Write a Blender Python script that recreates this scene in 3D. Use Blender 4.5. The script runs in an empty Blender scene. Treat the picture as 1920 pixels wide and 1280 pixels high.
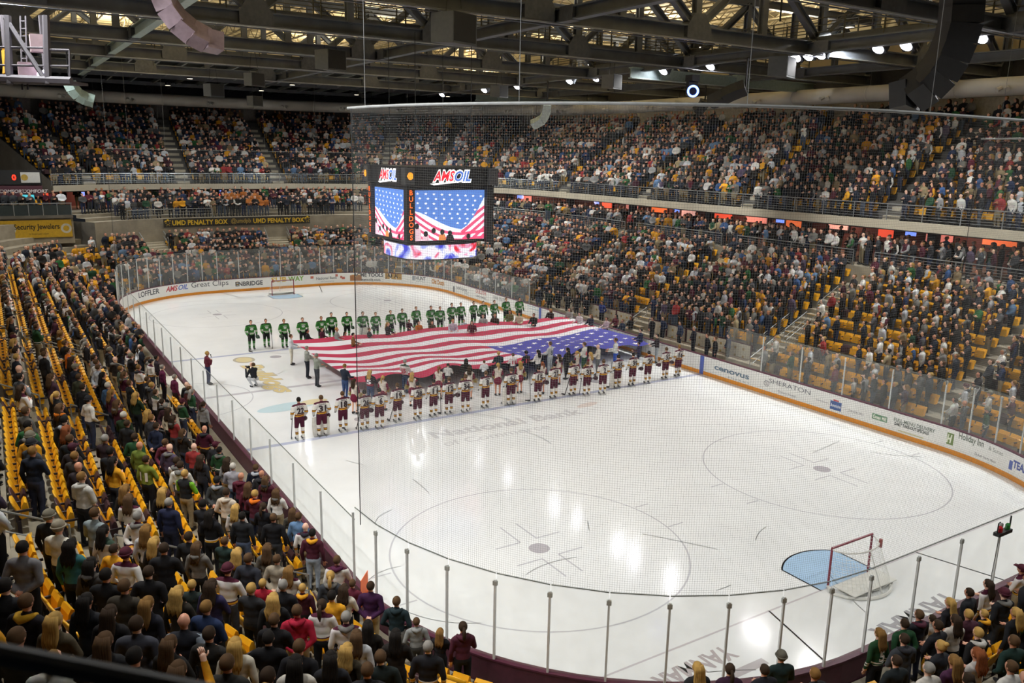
import bpy, bmesh, math, random
import numpy as np
from mathutils import Vector, Matrix
random.seed(7); RN = np.random.RandomState(7)
S = bpy.context.scene
COL = S.collection
# ---------------------------------------------------------------- camera
CF = 1546.2252                                   # focal length in pixels of the 1920 px wide frame
CP = np.array([-20.0506, -40.3067, 11.8711]); CYAW, CPIT, CROL = 0.5642, -0.2242, 0.0202
FW = np.array([math.sin(CYAW)*math.cos(CPIT), math.cos(CYAW)*math.cos(CPIT), math.sin(CPIT)])
_r = np.array([math.cos(CYAW), -math.sin(CYAW), 0.0]); _u = np.cross(_r, FW)
RT = math.cos(CROL)*_r + math.sin(CROL)*_u; UP = -math.sin(CROL)*_r + math.cos(CROL)*_u
cd = bpy.data.cameras.new('camera'); cam = bpy.data.objects.new('camera', cd); COL.objects.link(cam)
cd.sensor_width = 36.0; cd.lens = CF*36.0/1920.0; cd.clip_end = 400; cd.clip_start = 0.05
cd.dof.use_dof = True; cd.dof.focus_distance = 38.0; cd.dof.aperture_fstop = 3.2
cam.matrix_world = Matrix(((RT[0], UP[0], -FW[0], CP[0]), (RT[1], UP[1], -FW[1], CP[1]), (RT[2], UP[2], -FW[2], CP[2]), (0, 0, 0, 1)))
S.camera = cam
# ---------------------------------------------------------------- world, exposure
w = bpy.data.worlds.new('world'); S.world = w; w.use_nodes = True
w.node_tree.nodes['Background'].inputs[0].default_value = (0.75, 0.85, 1.0, 1); w.node_tree.nodes['Background'].inputs[1].default_value = 0.012
S.view_settings.view_transform = 'Standard'; S.view_settings.look = 'None'; S.view_settings.gamma = 1.0
S.view_settings.use_curve_mapping = False; S.view_settings.exposure = 0.0
S.cycles.use_denoising = True; S.cycles.use_adaptive_sampling = True; S.cycles.adaptive_threshold = 0.03; S.cycles.max_bounces = 6; S.cycles.diffuse_bounces = 3; S.cycles.glossy_bounces = 3
S.cycles.transparent_max_bounces = 24; S.cycles.transmission_bounces = 4; S.cycles.sample_clamp_indirect = 4.0
S.cycles.caustics_reflective = False; S.cycles.caustics_refractive = False
# ---------------------------------------------------------------- arena lights over the ice (lamp housings are built with the roof)
LAMP_Z = 17.2
LAMP_Y = (-30.0, -26.0, -22.0, -18.5, -14.9, -13.4, -10.0, -9.2, -8.4, -2.0, 2.2, 4.1, 9.4, 12.6, 20.0, 25.4, 33.5)
LAMPS = [((18.0 if sx > 0 else -20.8), y) for sx in (-1, 1) for y in LAMP_Y]
SPOT_W = 480.0                                  # watts per metre of catwalk
def lamp_light(x, y, z=LAMP_Z, name='arena_spot'):
    i = LAMP_Y.index(y); lo = LAMP_Y[i-1] if i else y-5; hi = LAMP_Y[i+1] if i < len(LAMP_Y)-1 else y+5
    ld = bpy.data.lights.new(name, 'SPOT'); ld.energy = SPOT_W*min(5, (hi-lo)/2)*(1.45 if y < -20 else 1.0); ld.spot_size = math.radians(99); ld.spot_blend = 1.0; ld.shadow_soft_size = 0.3
    ld.color = (1.0, 1.0, 0.985)
    o = bpy.data.objects.new(name, ld); COL.objects.link(o); o.location = (x, y, z)
    o.rotation_euler = (Vector((x*0.1, y*0.9, 0))-Vector((x, y, z))).to_track_quat('-Z', 'Y').to_euler()
for x, y in LAMPS: lamp_light(x, y)
# unseen fill lights added to brighten the stands (d, height, watts) and the strip lights on the catwalks that wash the roof
FILL_RINGS = [(6.0, 18.6, 800.0), (16.0, 18.6, 130.0)]; WASH_W = 1150.0

# ================================================================= helpers
def lin(c):
    if isinstance(c, str):
        c = c.lstrip('#'); c = [int(c[i:i+2], 16)/255 for i in (0, 2, 4)]
        return tuple(x/12.92 if x <= 0.04045 else ((x+0.055)/1.055)**2.4 for x in c)
    return tuple(c[:3])
_M = {}
def mat(name, col='#808080', rough=0.6, metal=0.0, noise=0.12, scale=6.0, emit=0.0, alpha=None, spec=0.5, bump=0.0):
    if name in _M: return _M[name]
    m = bpy.data.materials.new(name); m.use_nodes = True; nt = m.node_tree; b = nt.nodes['Principled BSDF']
    c = lin(col); b.inputs['Roughness'].default_value = rough; b.inputs['Metallic'].default_value = metal
    b.inputs['Specular IOR Level'].default_value = spec
    if noise > 0:
        tc = nt.nodes.new('ShaderNodeTexCoord'); nz = nt.nodes.new('ShaderNodeTexNoise'); nz.inputs['Scale'].default_value = scale; nz.inputs['Detail'].default_value = 4
        nt.links.new(tc.outputs['Object'], nz.inputs['Vector'])
        cr = nt.nodes.new('ShaderNodeValToRGB'); e = cr.color_ramp.elements
        e[0].position = 0.3; e[1].position = 0.7
        e[0].color = tuple(x*(1-noise) for x in c)+(1,); e[1].color = tuple(min(1, x*(1+noise)) for x in c)+(1,)
        nt.links.new(nz.outputs['Fac'], cr.inputs['Fac']); nt.links.new(cr.outputs['Color'], b.inputs['Base Color'])
        if bump > 0:
            bp = nt.nodes.new('ShaderNodeBump'); bp.inputs['Strength'].default_value = bump; bp.inputs['Distance'].default_value = 0.02
            nt.links.new(nz.outputs['Fac'], bp.inputs['Height']); nt.links.new(bp.outputs['Normal'], b.inputs['Normal'])
    else: b.inputs['Base Color'].default_value = c+(1,)
    if emit > 0:
        b.inputs['Emission Color'].default_value = c+(1,); b.inputs['Emission Strength'].default_value = emit
    if alpha is not None: b.inputs['Alpha'].default_value = alpha
    _M[name] = m; return m
def cloth(hexcol): return mat('cloth_'+hexcol.lstrip('#'), hexcol, 0.85, noise=0.22, scale=9, spec=0.2)

def link(o, parent=None):
    COL.objects.link(o)
    if parent is not None: o.parent = parent
    return o
def tag(o, label=None, cat=None, group=None, kind=None):
    if label: o['label'] = label
    if cat: o['category'] = cat
    if group: o['group'] = group
    if kind: o['kind'] = kind
    return o
def empty(name, loc=(0, 0, 0), rz=0.0, label=None, cat=None, group=None):
    o = bpy.data.objects.new(name, None); o.empty_display_size = 0.2; o.location = loc; o.rotation_euler = (0, 0, rz)
    COL.objects.link(o); return tag(o, label, cat, group)
def copy_tree(o, parent=None):
    c = o.copy(); COL.objects.link(c); c.parent = parent
    for ch in o.children: copy_tree(ch, c)
    return c
class MB:
    def __init__(s): s.v = []; s.f = []; s.m = []
    def add(s, vs, fs, m=0):
        b = len(s.v); s.v += [tuple(map(float, x)) for x in vs]; s.f += [tuple(i+b for i in f) for f in fs]; s.m += [m]*len(fs); return s
    def box(s, c, d, m=0, rz=0.0):
        hx, hy, hz = d[0]/2, d[1]/2, d[2]/2; ca, sa = math.cos(rz), math.sin(rz)
        vs = [(c[0]+x*ca-y*sa, c[1]+x*sa+y*ca, c[2]+z) for z in (-hz, hz) for x, y in ((-hx, -hy), (hx, -hy), (hx, hy), (-hx, hy))]
        return s.add(vs, [(0, 3, 2, 1), (4, 5, 6, 7), (0, 1, 5, 4), (1, 2, 6, 5), (2, 3, 7, 6), (3, 0, 4, 7)], m)
    def beam(s, p0, p1, w, h, m=0, up=(0, 0, 1)):
        p0, p1 = Vector(p0), Vector(p1); d = (p1-p0).normalized(); u = Vector(up)
        if abs(d.dot(u)) > 0.98: u = Vector((1, 0, 0)) if abs(d.x) < 0.9 else Vector((0, 1, 0))
        r = d.cross(u).normalized(); u = r.cross(d)
        vs = [p+r*a*w/2+u*b*h/2 for p in (p0, p1) for a, b in ((-1, -1), (1, -1), (1, 1), (-1, 1))]
        return s.add(vs, [(0, 3, 2, 1), (4, 5, 6, 7), (0, 1, 5, 4), (1, 2, 6, 5), (2, 3, 7, 6), (3, 0, 4, 7)], m)
    def ibeam(s, p0, p1, w, h, m=0, up=(0, 0, 1), t=0.06):
        p0, p1 = Vector(p0), Vector(p1); d = (p1-p0).normalized(); u = Vector(up)
        if abs(d.dot(u)) > 0.98: u = Vector((0, 1, 0))
        r = d.cross(u).normalized(); u = r.cross(d)
        s.beam(p0+u*(h/2-t/2), p1+u*(h/2-t/2), w, t, m, u); s.beam(p0-u*(h/2-t/2), p1-u*(h/2-t/2), w, t, m, u)
        return s.beam(p0, p1, t, h-2*t, m, u)
    def tube(s, pts, r, n=6, m=0, cap=True):
        pts = [Vector(p) for p in pts]; k = len(pts); rs = r if isinstance(r, (list, tuple)) else [r]*k; vs = []; prev = None
        for i, p in enumerate(pts):
            d = (pts[min(i+1, k-1)]-pts[max(i-1, 0)]).normalized()
            if prev is None: a = d.orthogonal().normalized()
            else: a = (prev-d*prev.dot(d)).normalized()
            prev = a; b = d.cross(a)
            vs += [p+(a*math.cos(2*math.pi*j/n)+b*math.sin(2*math.pi*j/n))*rs[i] for j in range(n)]
        fs = [(i*n+j, i*n+(j+1) % n, (i+1)*n+(j+1) % n, (i+1)*n+j) for i in range(k-1) for j in range(n)]
        if cap: fs += [tuple(range(n))[::-1], tuple(range((k-1)*n, k*n))]
        return s.add(vs, fs, m)
    def ell(s, c, r, n=10, k=7, m=0):
        vs = [(c[0], c[1], c[2]-r[2])]
        for i in range(1, k):
            a = -math.pi/2+math.pi*i/k
            vs += [(c[0]+r[0]*math.cos(a)*math.cos(2*math.pi*j/n), c[1]+r[1]*math.cos(a)*math.sin(2*math.pi*j/n), c[2]+r[2]*math.sin(a)) for j in range(n)]
        vs.append((c[0], c[1], c[2]+r[2])); t = len(vs)-1
        fs = [(0, 1+(j+1) % n, 1+j) for j in range(n)]
        fs += [(1+i*n+j, 1+i*n+(j+1) % n, 1+(i+1)*n+(j+1) % n, 1+(i+1)*n+j) for i in range(k-2) for j in range(n)]
        fs += [(1+(k-2)*n+j, 1+(k-2)*n+(j+1) % n, t) for j in range(n)]
        return s.add(vs, fs, m)
    def prism(s, poly, ax, a, b, m=0):          # poly in the two other axes, extruded along axis ax from a to b
        def P(p, t): q = list(p); q.insert(ax, t); return q
        n = len(poly); vs = [P(p, a) for p in poly]+[P(p, b) for p in poly]
        return s.add(vs, [tuple(range(n))[::-1], tuple(range(n, 2*n))]+[(i, (i+1) % n, n+(i+1) % n, n+i) for i in range(n)], m)
    def mesh(s, name, mats, smooth=False):
        me = bpy.data.meshes.new(name); me.from_pydata(s.v, [], s.f)
        for x in (mats if isinstance(mats, (list, tuple)) else [mats]): me.materials.append(x)
        if any(s.m): me.polygons.foreach_set('material_index', s.m)
        if smooth: me.polygons.foreach_set('use_smooth', [True]*len(s.f))
        me.update(); return me
    def build(s, name, mats, parent=None, smooth=False, loc=None):
        o = bpy.data.objects.new(name, s.mesh(name, mats, smooth)); link(o, parent)
        if loc is not None: o.location = loc
        return o
def ray(u, v):
    d = FW+RT*(u-960)/CF-UP*(v-640)/CF; return d
def at(u, v, val, ax=2):
    d = ray(u, v); return CP+d*(val-CP[ax])/d[ax]
def atd(u, v, depth): return CP+ray(u, v)*depth
# the rounded rink outline: q in [0,8) = left side, far-left corner, far end, far-right, right side, near-right, near end, near-left
HX, HY, CR = 12.95, 30.48, 8.53; CX, CY = HX-CR, HY-CR
_arc = {1: (-CX, CY, 180, 90), 3: (CX, CY, 90, 0), 5: (CX, -CY, 0, -90), 7: (-CX, -CY, -90, -180)}
def bp(q, d=0.0):
    q = q % 8; k = int(q); u = q-k
    if k == 0: return (-HX-d, -CY+2*CY*u)
    if k == 2: return (-CX+2*CX*u, HY+d)
    if k == 4: return (HX+d, CY-2*CY*u)
    if k == 6: return (CX-2*CX*u, -HY-d)
    cx, cy, a0, a1 = _arc[k]; a = math.radians(a0+(a1-a0)*u); return (cx+(CR+d)*math.cos(a), cy+(CR+d)*math.sin(a))
def bn(q):
    q = q % 8; k = int(q); u = q-k
    if k % 2 == 0: return ((-1, 0), (0, 1), (1, 0), (0, -1))[k//2]
    a0, a1 = _arc[k][2:]; a = math.radians(a0+(a1-a0)*u); return (math.cos(a), math.sin(a))
def seglen(k, d=0.0): return (2*CY, 0, 2*CX, 0, 2*CY, 0, 2*CX, 0)[k] if k % 2 == 0 else (CR+d)*math.pi/2
def walk(q0, q1, step, d=0.0):                   # q values from q0 to q1 about step metres apart at offset d
    out = [q0]; q = q0
    while q < q1-1e-6:
        k = int(q+1e-9) % 8; e = min(q1, math.floor(q+1e-9)+1); L = seglen(k, d)*(e-q); n = max(1, round(L/step))
        out += [q+(e-q)*i/n for i in range(1, n+1)]; q = e
    return out
_QS = np.array([i/400*1.0 for i in range(3200)]); _QP = np.array([bp(q) for q in _QS])
def near_q(x, y):
    return float(_QS[np.argmin((_QP[:, 0]-x)**2+(_QP[:, 1]-y)**2)])
def bd(x, y):                                    # offset of a point outside the rink outline
    ax, ay = abs(x), abs(y)
    if ax > CX and ay > CY: return math.hypot(ax-CX, ay-CY)-CR
    return max(ax-HX, ay-HY)
def qof(x, y):                                   # q of the outline point a point lies behind
    ax, ay = abs(x), abs(y)
    if ax > CX and ay > CY:
        a = math.degrees(math.atan2(y-math.copysign(CY, y), x-math.copysign(CX, x)))
        if x < 0 and y > 0: return 1+(180-a)/90
        if x > 0 and y > 0: return 3+(90-a)/90
        if x > 0: return 5+(-a)/90
        return 7+(-90-a)/90
    if ax-HX > ay-HY: return (y+CY)/(2*CY) if x < 0 else 4+(CY-y)/(2*CY)
    return 2+(x+CX)/(2*CX) if y > 0 else 6+(CX-x)/(2*CX)
def sweep(mb, prof, q0, q1, step=2.4, m=0, closed=False):
    qs = walk(q0, q1, step); n = len(prof)
    vs = [(*bp(q, d), z) for q in qs for d, z in prof]
    lim = n if closed else n-1
    fs = [(i*n+j, (i+1)*n+j, (i+1)*n+(j+1) % n, i*n+(j+1) % n) for i in range(len(qs)-1) for j in range(lim)]
    if closed: fs += [tuple(range(n)), tuple(range((len(qs)-1)*n, len(qs)*n))[::-1]]
    return mb.add(vs, fs, m)
# lettering as flat mesh: returns verts (x right, y up, centred) and faces
_TX = {}
def text_geo(txt, h=1.0, bold=0.0, shear=0.0, width=None, spacing=1.0):
    key = (txt, bold, shear, spacing)
    if key not in _TX:
        cu = bpy.data.curves.new('lettering', 'FONT'); cu.body = txt; cu.size = 1.0; cu.align_x = 'LEFT'; cu.offset = bold; cu.shear = shear
        cu.space_character = spacing; cu.resolution_u = 3; cu.fill_mode = 'FRONT'
        o = bpy.data.objects.new('lettering', cu); COL.objects.link(o); bpy.context.view_layer.update()
        dg = bpy.context.evaluated_depsgraph_get(); me = bpy.data.meshes.new_from_object(o.evaluated_get(dg))
        V = np.array([v.co[:2] for v in me.vertices]); F = [tuple(p.vertices) for p in me.polygons]
        bpy.data.objects.remove(o); bpy.data.curves.remove(cu); bpy.data.meshes.remove(me)
        V = V-(V.min(0)+V.max(0))/2; V = V/0.729; _TX[key] = (V, F)
    V, F = _TX[key]; V = V*h
    if width: V = V*np.array([width/max(1e-6, np.ptp(V[:, 0])), 1.0])
    return V, F
# ================================================================= ice and its painted markings
def ice_mat(name, col, noise=0.03, scale=0.6, rough=0.115):
    m = bpy.data.materials.new(name); m.use_nodes = True; nt = m.node_tree; b = nt.nodes['Principled BSDF']; c = lin(col)
    tc = nt.nodes.new('ShaderNodeTexCoord'); n1 = nt.nodes.new('ShaderNodeTexNoise'); n1.inputs['Scale'].default_value = scale; n1.inputs['Detail'].default_value = 6
    n1.inputs['Roughness'].default_value = 0.65
    nt.links.new(tc.outputs['Object'], n1.inputs['Vector']); cr = nt.nodes.new('ShaderNodeValToRGB'); e = cr.color_ramp.elements
    e[0].color = tuple(x*(1-noise) for x in c)+(1,); e[1].color = tuple(min(1, x*(1+noise)) for x in c)+(1,); e[0].position = .35; e[1].position = .65
    nt.links.new(n1.outputs['Fac'], cr.inputs['Fac']); nt.links.new(cr.outputs['Color'], b.inputs['Base Color'])
    n2 = nt.nodes.new('ShaderNodeTexNoise'); n2.inputs['Scale'].default_value = 0.9; n2.inputs['Detail'].default_value = 3; nt.links.new(tc.outputs['Object'], n2.inputs['Vector'])
    mr = nt.nodes.new('ShaderNodeMapRange'); mr.inputs['To Min'].default_value = rough*0.75; mr.inputs['To Max'].default_value = rough*1.35
    nt.links.new(n2.outputs['Fac'], mr.inputs['Value']); nt.links.new(mr.outputs['Result'], b.inputs['Roughness'])
    b.inputs['Specular IOR Level'].default_value = 0.3; return m
ICE = ice_mat('ice_white', '#e9eaea')
def outline(d=0.0, step=0.6, z=0.0): return [(*bp(q, d), z) for q in walk(0, 8, step)[:-1]]
mb = MB(); o_ = outline(0.05); mb.add(o_, [tuple(range(len(o_)))[::-1]]); ice = mb.build('floor', ICE); tag(ice, kind='structure')
def mark(name, mb, col, z=0.003):
    for i, v in enumerate(mb.v): mb.v[i] = (v[0], v[1], z)
    return mb.build(name, ice_mat('ice_'+name+col, col), ice)
def flat_rect(mb, x0, y0, x1, y1): return mb.add([(x0, y0, 0), (x1, y0, 0), (x1, y1, 0), (x0, y1, 0)], [(0, 1, 2, 3)])
def ring(mb, cx, cy, r, w, a0=0, a1=360, n=72):
    vs = []; 
    for i in range(n+1):
        a = math.radians(a0+(a1-a0)*i/n); vs += [(cx+(r-w/2)*math.cos(a), cy+(r-w/2)*math.sin(a), 0), (cx+(r+w/2)*math.cos(a), cy+(r+w/2)*math.sin(a), 0)]
    return mb.add(vs, [(2*i, 2*i+1, 2*i+3, 2*i+2) for i in range(n)])
def disc(mb, cx, cy, rx, ry=None, n=32, rot=0):
    ry = ry or rx; return mb.add([(cx+rx*math.cos(2*math.pi*i/n)*math.cos(rot)-ry*math.sin(2*math.pi*i/n)*math.sin(rot), cy+rx*math.cos(2*math.pi*i/n)*math.sin(rot)+ry*math.sin(2*math.pi*i/n)*math.cos(rot), 0) for i in range(n)], [tuple(range(n))])
BLUE_Y, GOAL_Y, DOT_Y, DOT_X = 8.12, 27.13, 21.03, 6.706
for y in (-BLUE_Y, BLUE_Y): mark('blue_line', flat_rect(MB(), -HX, y-.15, HX, y+.15), '#b4b9cf')
mark('centre_line', flat_rect(MB(), -HX, -.15, HX, .15), '#c2bfc4')
for y in (-GOAL_Y, GOAL_Y):
    xe = CX+math.sqrt(CR**2-(GOAL_Y-CY)**2); mark('goal_line', flat_rect(MB(), -xe, y-.03, xe, y+.03), '#c8c2c6')
GREY = '#c3c3c8'
for y in (-DOT_Y, DOT_Y):
    for x in (-DOT_X, DOT_X):
        mb = MB(); ring(mb, x, y, 4.572, .055)
        for sy in (-1, 1):                       # hash marks outside the circle
            for sx in (-1, 1): flat_rect(mb, x+sx*4.57-(0 if sx > 0 else .61), y+sy*.86-.03, x+sx*4.57+(.61 if sx > 0 else 0), y+sy*.86+.03)
        for sx in (-1, 1):
            for sy in (-1, 1):                   # the two L marks on each side of the dot
                x0 = x+sx*.3; y0 = y+sy*.61
                flat_rect(mb, min(x0, x0+sx*.9), y0-.03, max(x0, x0+sx*.9), y0+.03); flat_rect(mb, x0-.03, min(y0, y0+sy*1.22), x0+.03, max(y0, y0+sy*1.22))
        mark('faceoff_circle', mb, GREY, .0032); mark('faceoff_dot', disc(MB(), x, y, .33), '#b3afb5', .0036)
for y in (-BLUE_Y+1.52, BLUE_Y-1.52):
    for x in (-DOT_X, DOT_X): mark('faceoff_dot', disc(MB(), x, y, .33), '#b0aeb4', .0036)
mark('centre_circle', ring(MB(), 0, 0, 4.572, .05), '#c9ccd5', .0034)
mark('referee_crease', ring(MB(), -HX, 0, 3.05, .05, -90, 90), GREY, .0034)
for s in (-1, 1):                                # creases
    mb = MB(); vs = [(-1.22, s*GOAL_Y, 0)]+[(1.83*math.cos(a), s*(GOAL_Y-1.37*1-math.sqrt(max(0, 1.83**2-(1.83*math.cos(a))**2))+1.37), 0) for a in [math.pi-math.radians(48)-i*(math.pi-2*math.radians(48))/16 for i in range(17)]]+[(1.22, s*GOAL_Y, 0)]
    mb.add(vs, [tuple(range(len(vs)))]); mark('goal_crease', mb, '#a9c7e4', .0042)
    mb2 = MB(); 
    for a, b in zip(vs[:-1], vs[1:]): mb2.beam(a, b, .05, .0)
    mark('crease_line', mb2, '#bfb3bb', .0048)
    mb3 = MB()                                   # goalie trapezoid
    for sx in (-1, 1): mb3.beam((sx*3.35, s*GOAL_Y, 0), (sx*4.27, s*HY, 0), .05, 0)
    mark('trapezoid_line', mb3, '#d8d5d8', .0044)
def ice_text(name, txt, cx, cy, h, ang, col, width=None, bold=0.03, shear=0.0, z=.0046):
    V, F = text_geo(txt, h, bold, shear, width); a = math.radians(ang); c, s = math.cos(a), math.sin(a); mb = MB()
    mb.add([(cx+x*c-y*s, cy+x*s+y*c, 0) for x, y in V], F); return mark(name, mb, col, z)
ice_text('painted_lettering', 'National Bank', -1.05, -10.25, .85, -2, '#d0d0d2', 7.8)
ice_text('painted_lettering', 'of Commerce', -2.4, -11.4, .6, -2, '#d3d3d5', 5.2, .01)
mb = MB(); disc(mb, 3.7, -9.75, .7, .25, 14, .2); mark('painted_emblem', mb, '#ddd0cb')
ice_text('painted_lettering', 'YANMAR', -6.85, -27.95, .55, 182, '#b6adaf', 2.5, .03)
ice_text('painted_lettering', 'YANMAR', 0, -29.3, .6, 182, '#a5a3a8', 3.7, .03)
mb = MB(); flat_rect(mb, -6.4, -28.75, -5.2, -28.5); mark('painted_bar', mb, '#b9b3b5')
# yellow script lettering and pale emblem in the neutral zone
ice_text('painted_script', 'Bulldogs', -8.55, 2.3, 1.0, -88, '#dcc893', 6.3, .03, .25, .0046)
ice_text('painted_script_outline', 'Bulldogs', -8.55, 2.3, 1.06, -88, '#c3bdb0', 6.42, .055, .25, .0041)
mark('painted_dot', disc(MB(), -8.5, 6.7, .6, .75), '#b9b2a2', .0047); mark('painted_dot', disc(MB(), -8.5, 6.7, .45, .58), '#d9caa0', .0051)
mb = MB(); disc(mb, -9.0, -3.2, 1.5, .6, 24, .1); mark('painted_emblem', mb, '#c3d8de', .0043); mb = MB(); disc(mb, -7.7, -3.0, .7, .4, 18, .1); mark('painted_emblem', mb, '#dfd2ab', .0047)
for i in range(34):                              # skate scratches
    x, y = random.uniform(-12, 12), random.uniform(-29, 29); a = random.uniform(0, 6.28); l = random.uniform(.5, 2.4); mb = MB(); p = []
    cur = random.uniform(-.5, .5); q = []
    for k in range(7): q.append((x, y, 0)); x += l/6*math.cos(a); y += l/6*math.sin(a); a += cur/3
    if all(bd(px, py) < -.4 for px, py, _ in q):
        for k in range(6): mb.beam(q[k], q[k+1], .016, 0)
        mark('skate_scratch', mb, '#f4f5f6' if i % 2 else '#dcdee0', .0056)

# ================================================================= dasher boards and glass
BW = mat('board_white', '#e8e8e4', .35, noise=.03, scale=2); KICK = mat('kick_gold', '#d98b1c', .4, noise=.08); CAP = mat('cap_maroon', '#4f2135', .4, noise=.1)
MAROON = mat('board_back_maroon', '#4a2030', .5, noise=.15); ALU = mat('aluminium', '#cfd1cf', .45, .1, noise=.08); BLK = mat('black_metal', '#17181a', .5, noise=.2)
def glass_mat():
    m = bpy.data.materials.new('rink_glass'); m.use_nodes = True; nt = m.node_tree; b = nt.nodes['Principled BSDF']; out = nt.nodes['Material Output']
    b.inputs['Base Color'].default_value = (.74, .76, .74, 1); b.inputs['Roughness'].default_value = .08; b.inputs['Specular IOR Level'].default_value = .6
    tr = nt.nodes.new('ShaderNodeBsdfTransparent'); tr.inputs[0].default_value = (.985, .99, .985, 1); mx = nt.nodes.new('ShaderNodeMixShader')
    tc = nt.nodes.new('ShaderNodeTexCoord'); nz = nt.nodes.new('ShaderNodeTexNoise'); nz.inputs['Scale'].default_value = 1.6; nz.inputs['Detail'].default_value = 5
    nt.links.new(tc.outputs['Object'], nz.inputs['Vector']); mr = nt.nodes.new('ShaderNodeMapRange'); mr.inputs['To Min'].default_value = .035; mr.inputs['To Max'].default_value = .13
    nt.links.new(nz.outputs['Fac'], mr.inputs['Value']); nt.links.new(mr.outputs['Result'], mx.inputs['Fac'])
    nt.links.new(tr.outputs[0], mx.inputs[1]); nt.links.new(b.outputs[0], mx.inputs[2]); nt.links.new(mx.outputs[0], out.inputs['Surface']); return m
GLASS = glass_mat()
boards = empty('rink_boards', (0, 0, 0), 0, 'white dasher boards with gold kick strip and clear glass around the ice', 'rink boards')
def glass_top(q):
    k = int(q % 8); y = bp(q)[1]
    if k == 0: return 2.78 if y > -20.9 else 3.12
    if k == 4: return None if -10.2 < y < 9.4 else (3.02 if y < 0 else 2.8)
    return 3.5 if k in (1, 2, 3) else 3.12
ql = [0.024]; 
qs_panel = walk(0, 8, 2.44)
for q0, q1 in zip(qs_panel[:-1], qs_panel[1:]):
    mb = MB(); sweep(mb, [(0, .2), (0, 1.06), (.14, 1.06), (.14, 0), (.02, 0), (.02, .2)], q0, q1, .7, 0, True)
    n = len(mb.f); o = mb.build('board_panel', [BW, MAROON], boards)
    for p in o.data.polygons:
        c = p.center
        if bd(c[0], c[1]) > .1: p.material_index = 1
    sweep(MB(), [(-.01, 0), (-.01, .205), (.05, .205), (.05, 0)], q0, q1, .7, 0, True).build('kick_strip', KICK, boards)
    sweep(MB(), [(-.015, 1.06), (-.015, 1.1), (.16, 1.1), (.16, 1.06)], q0, q1, .7, 0, True).build('cap_rail', CAP, boards)
qs_glass = walk(0, 1, 2.44)[:-1]+walk(1, 2, 1.22)[:-1]+walk(2, 3, 1.77)[:-1]+walk(3, 4, 1.22)[:-1]+walk(4, 5, 2.44)[:-1]+walk(5, 6, 1.22)[:-1]+walk(6, 7, 1.77)[:-1]+walk(7, 8, 1.22)
for i, (q0, q1) in enumerate(zip(qs_glass[:-1], qs_glass[1:])):
    zt = glass_top((q0+q1)/2)
    if zt:
        a, b = bp(q0, .07), bp(q1, .07); t = Vector((b[0]-a[0], b[1]-a[1], 0)).normalized(); n = Vector((t.y, -t.x, 0))
        A = Vector((*a, 0))+t*.015; B = Vector((*b, 0))-t*.015
        mb = MB(); h = .006; vs = [P+n*s*h+Vector((0, 0, z)) for z in (1.1, zt) for P in (A, B) for s in (-1, 1)]
        mb.add(vs, [(0, 1, 3, 2), (4, 6, 7, 5), (0, 2, 6, 4), (1, 5, 7, 3), (0, 4, 5, 1), (2, 3, 7, 6)]).build('glass_pane', GLASS, boards)
        mb = MB(); mb.beam(A+Vector((0, 0, zt+.008)), B+Vector((0, 0, zt+.008)), .022, .016).build('glass_edge', mat('glass_edge', '#6f7670', .3, noise=.1), boards)
    z0 = glass_top(q0-1e-3) or 0; z1 = glass_top(q0+1e-3) or 0; zz = max(z0, z1)
    if zz:
        p = bp(q0, .085); nn = bn(q0); a = math.atan2(nn[1], nn[0])
        MB().box((p[0]+nn[0]*.03, p[1]+nn[1]*.03, (1.1+zz-.12)/2), (.05, .045, zz-.12-1.1), 0, a).build('stanchion', ALU, boards)
        if int(q0 % 8) in (5, 6, 7): MB().box((p[0]+nn[0]*.03, p[1]+nn[1]*.03, zz-.2), (.055, .1, .1), 0, a).build('stanchion_clip', mat('clip_grey', '#a4a6a0', .4, .1), boards)
# blue line marks on the boards and printed advertising
def board_paint(name, q0, q1, z0, z1, col, d=-.006, rough=.4):
    mb = MB(); sweep(mb, [(d, z0), (d, z1)], q0, q1, .5); return mb.build(name, mat('print_'+col, col, rough, noise=.04), boards)
def qy(k, y): return (y+CY)/(2*CY) if k == 0 else 4+(CY-y)/(2*CY)
for y in (-BLUE_Y, BLUE_Y):
    for k in (0, 4): board_paint('blue_mark', qy(k, y+.15), qy(k, y-.15) if k == 4 else qy(k, y+.45), .01, 1.05, '#4257a6', -.014) if k == 4 else board_paint('blue_mark', qy(k, y-.15), qy(k, y+.15), .01, 1.05, '#4257a6', -.014)
def q_arclen(q, ds):                             # move along the outline by ds metres
    while abs(ds) > 1e-9:
        k = int(math.floor(q+(1e-9 if ds > 0 else -1e-9))) % 8; L = seglen(k)
        lo = math.floor(q+(1e-9 if ds > 0 else -1e-9)); room = (lo+1-q)*L if ds > 0 else (q-lo)*L
        st = min(abs(ds), room); q += math.copysign(st/L, ds); ds -= math.copysign(st, ds)
    return q
def board_text(txt, u, v, h, col, width=None, bold=.02, shear=0.0, name='printed_lettering', spacing=1.0, z=None):
    P = at(u, v, .66 if z is None else z); 
    q = near_q(P[0], P[1])
    # slide the point on to the board face along the view ray
    for _ in range(3):
        n = bn(q); b = bp(q); d = ray(u, v); t = ((b[0]-CP[0])*n[0]+(b[1]-CP[1])*n[1])/(d[0]*n[0]+d[1]*n[1]); P = CP+d*t; q = near_q(P[0], P[1])
    zc = min(.95, max(.3, P[2])) if z is None else z
    V, F = text_geo(txt, h, bold, shear, width, spacing); mb = MB(); vs = []
    for x, y in V:
        qq = q_arclen(q, x); vs.append((*bp(qq, -.008), zc+y))
    mb.add(vs, F); return mb.build(name, mat('print_'+col, col, .4, noise=.04), boards)
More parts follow.
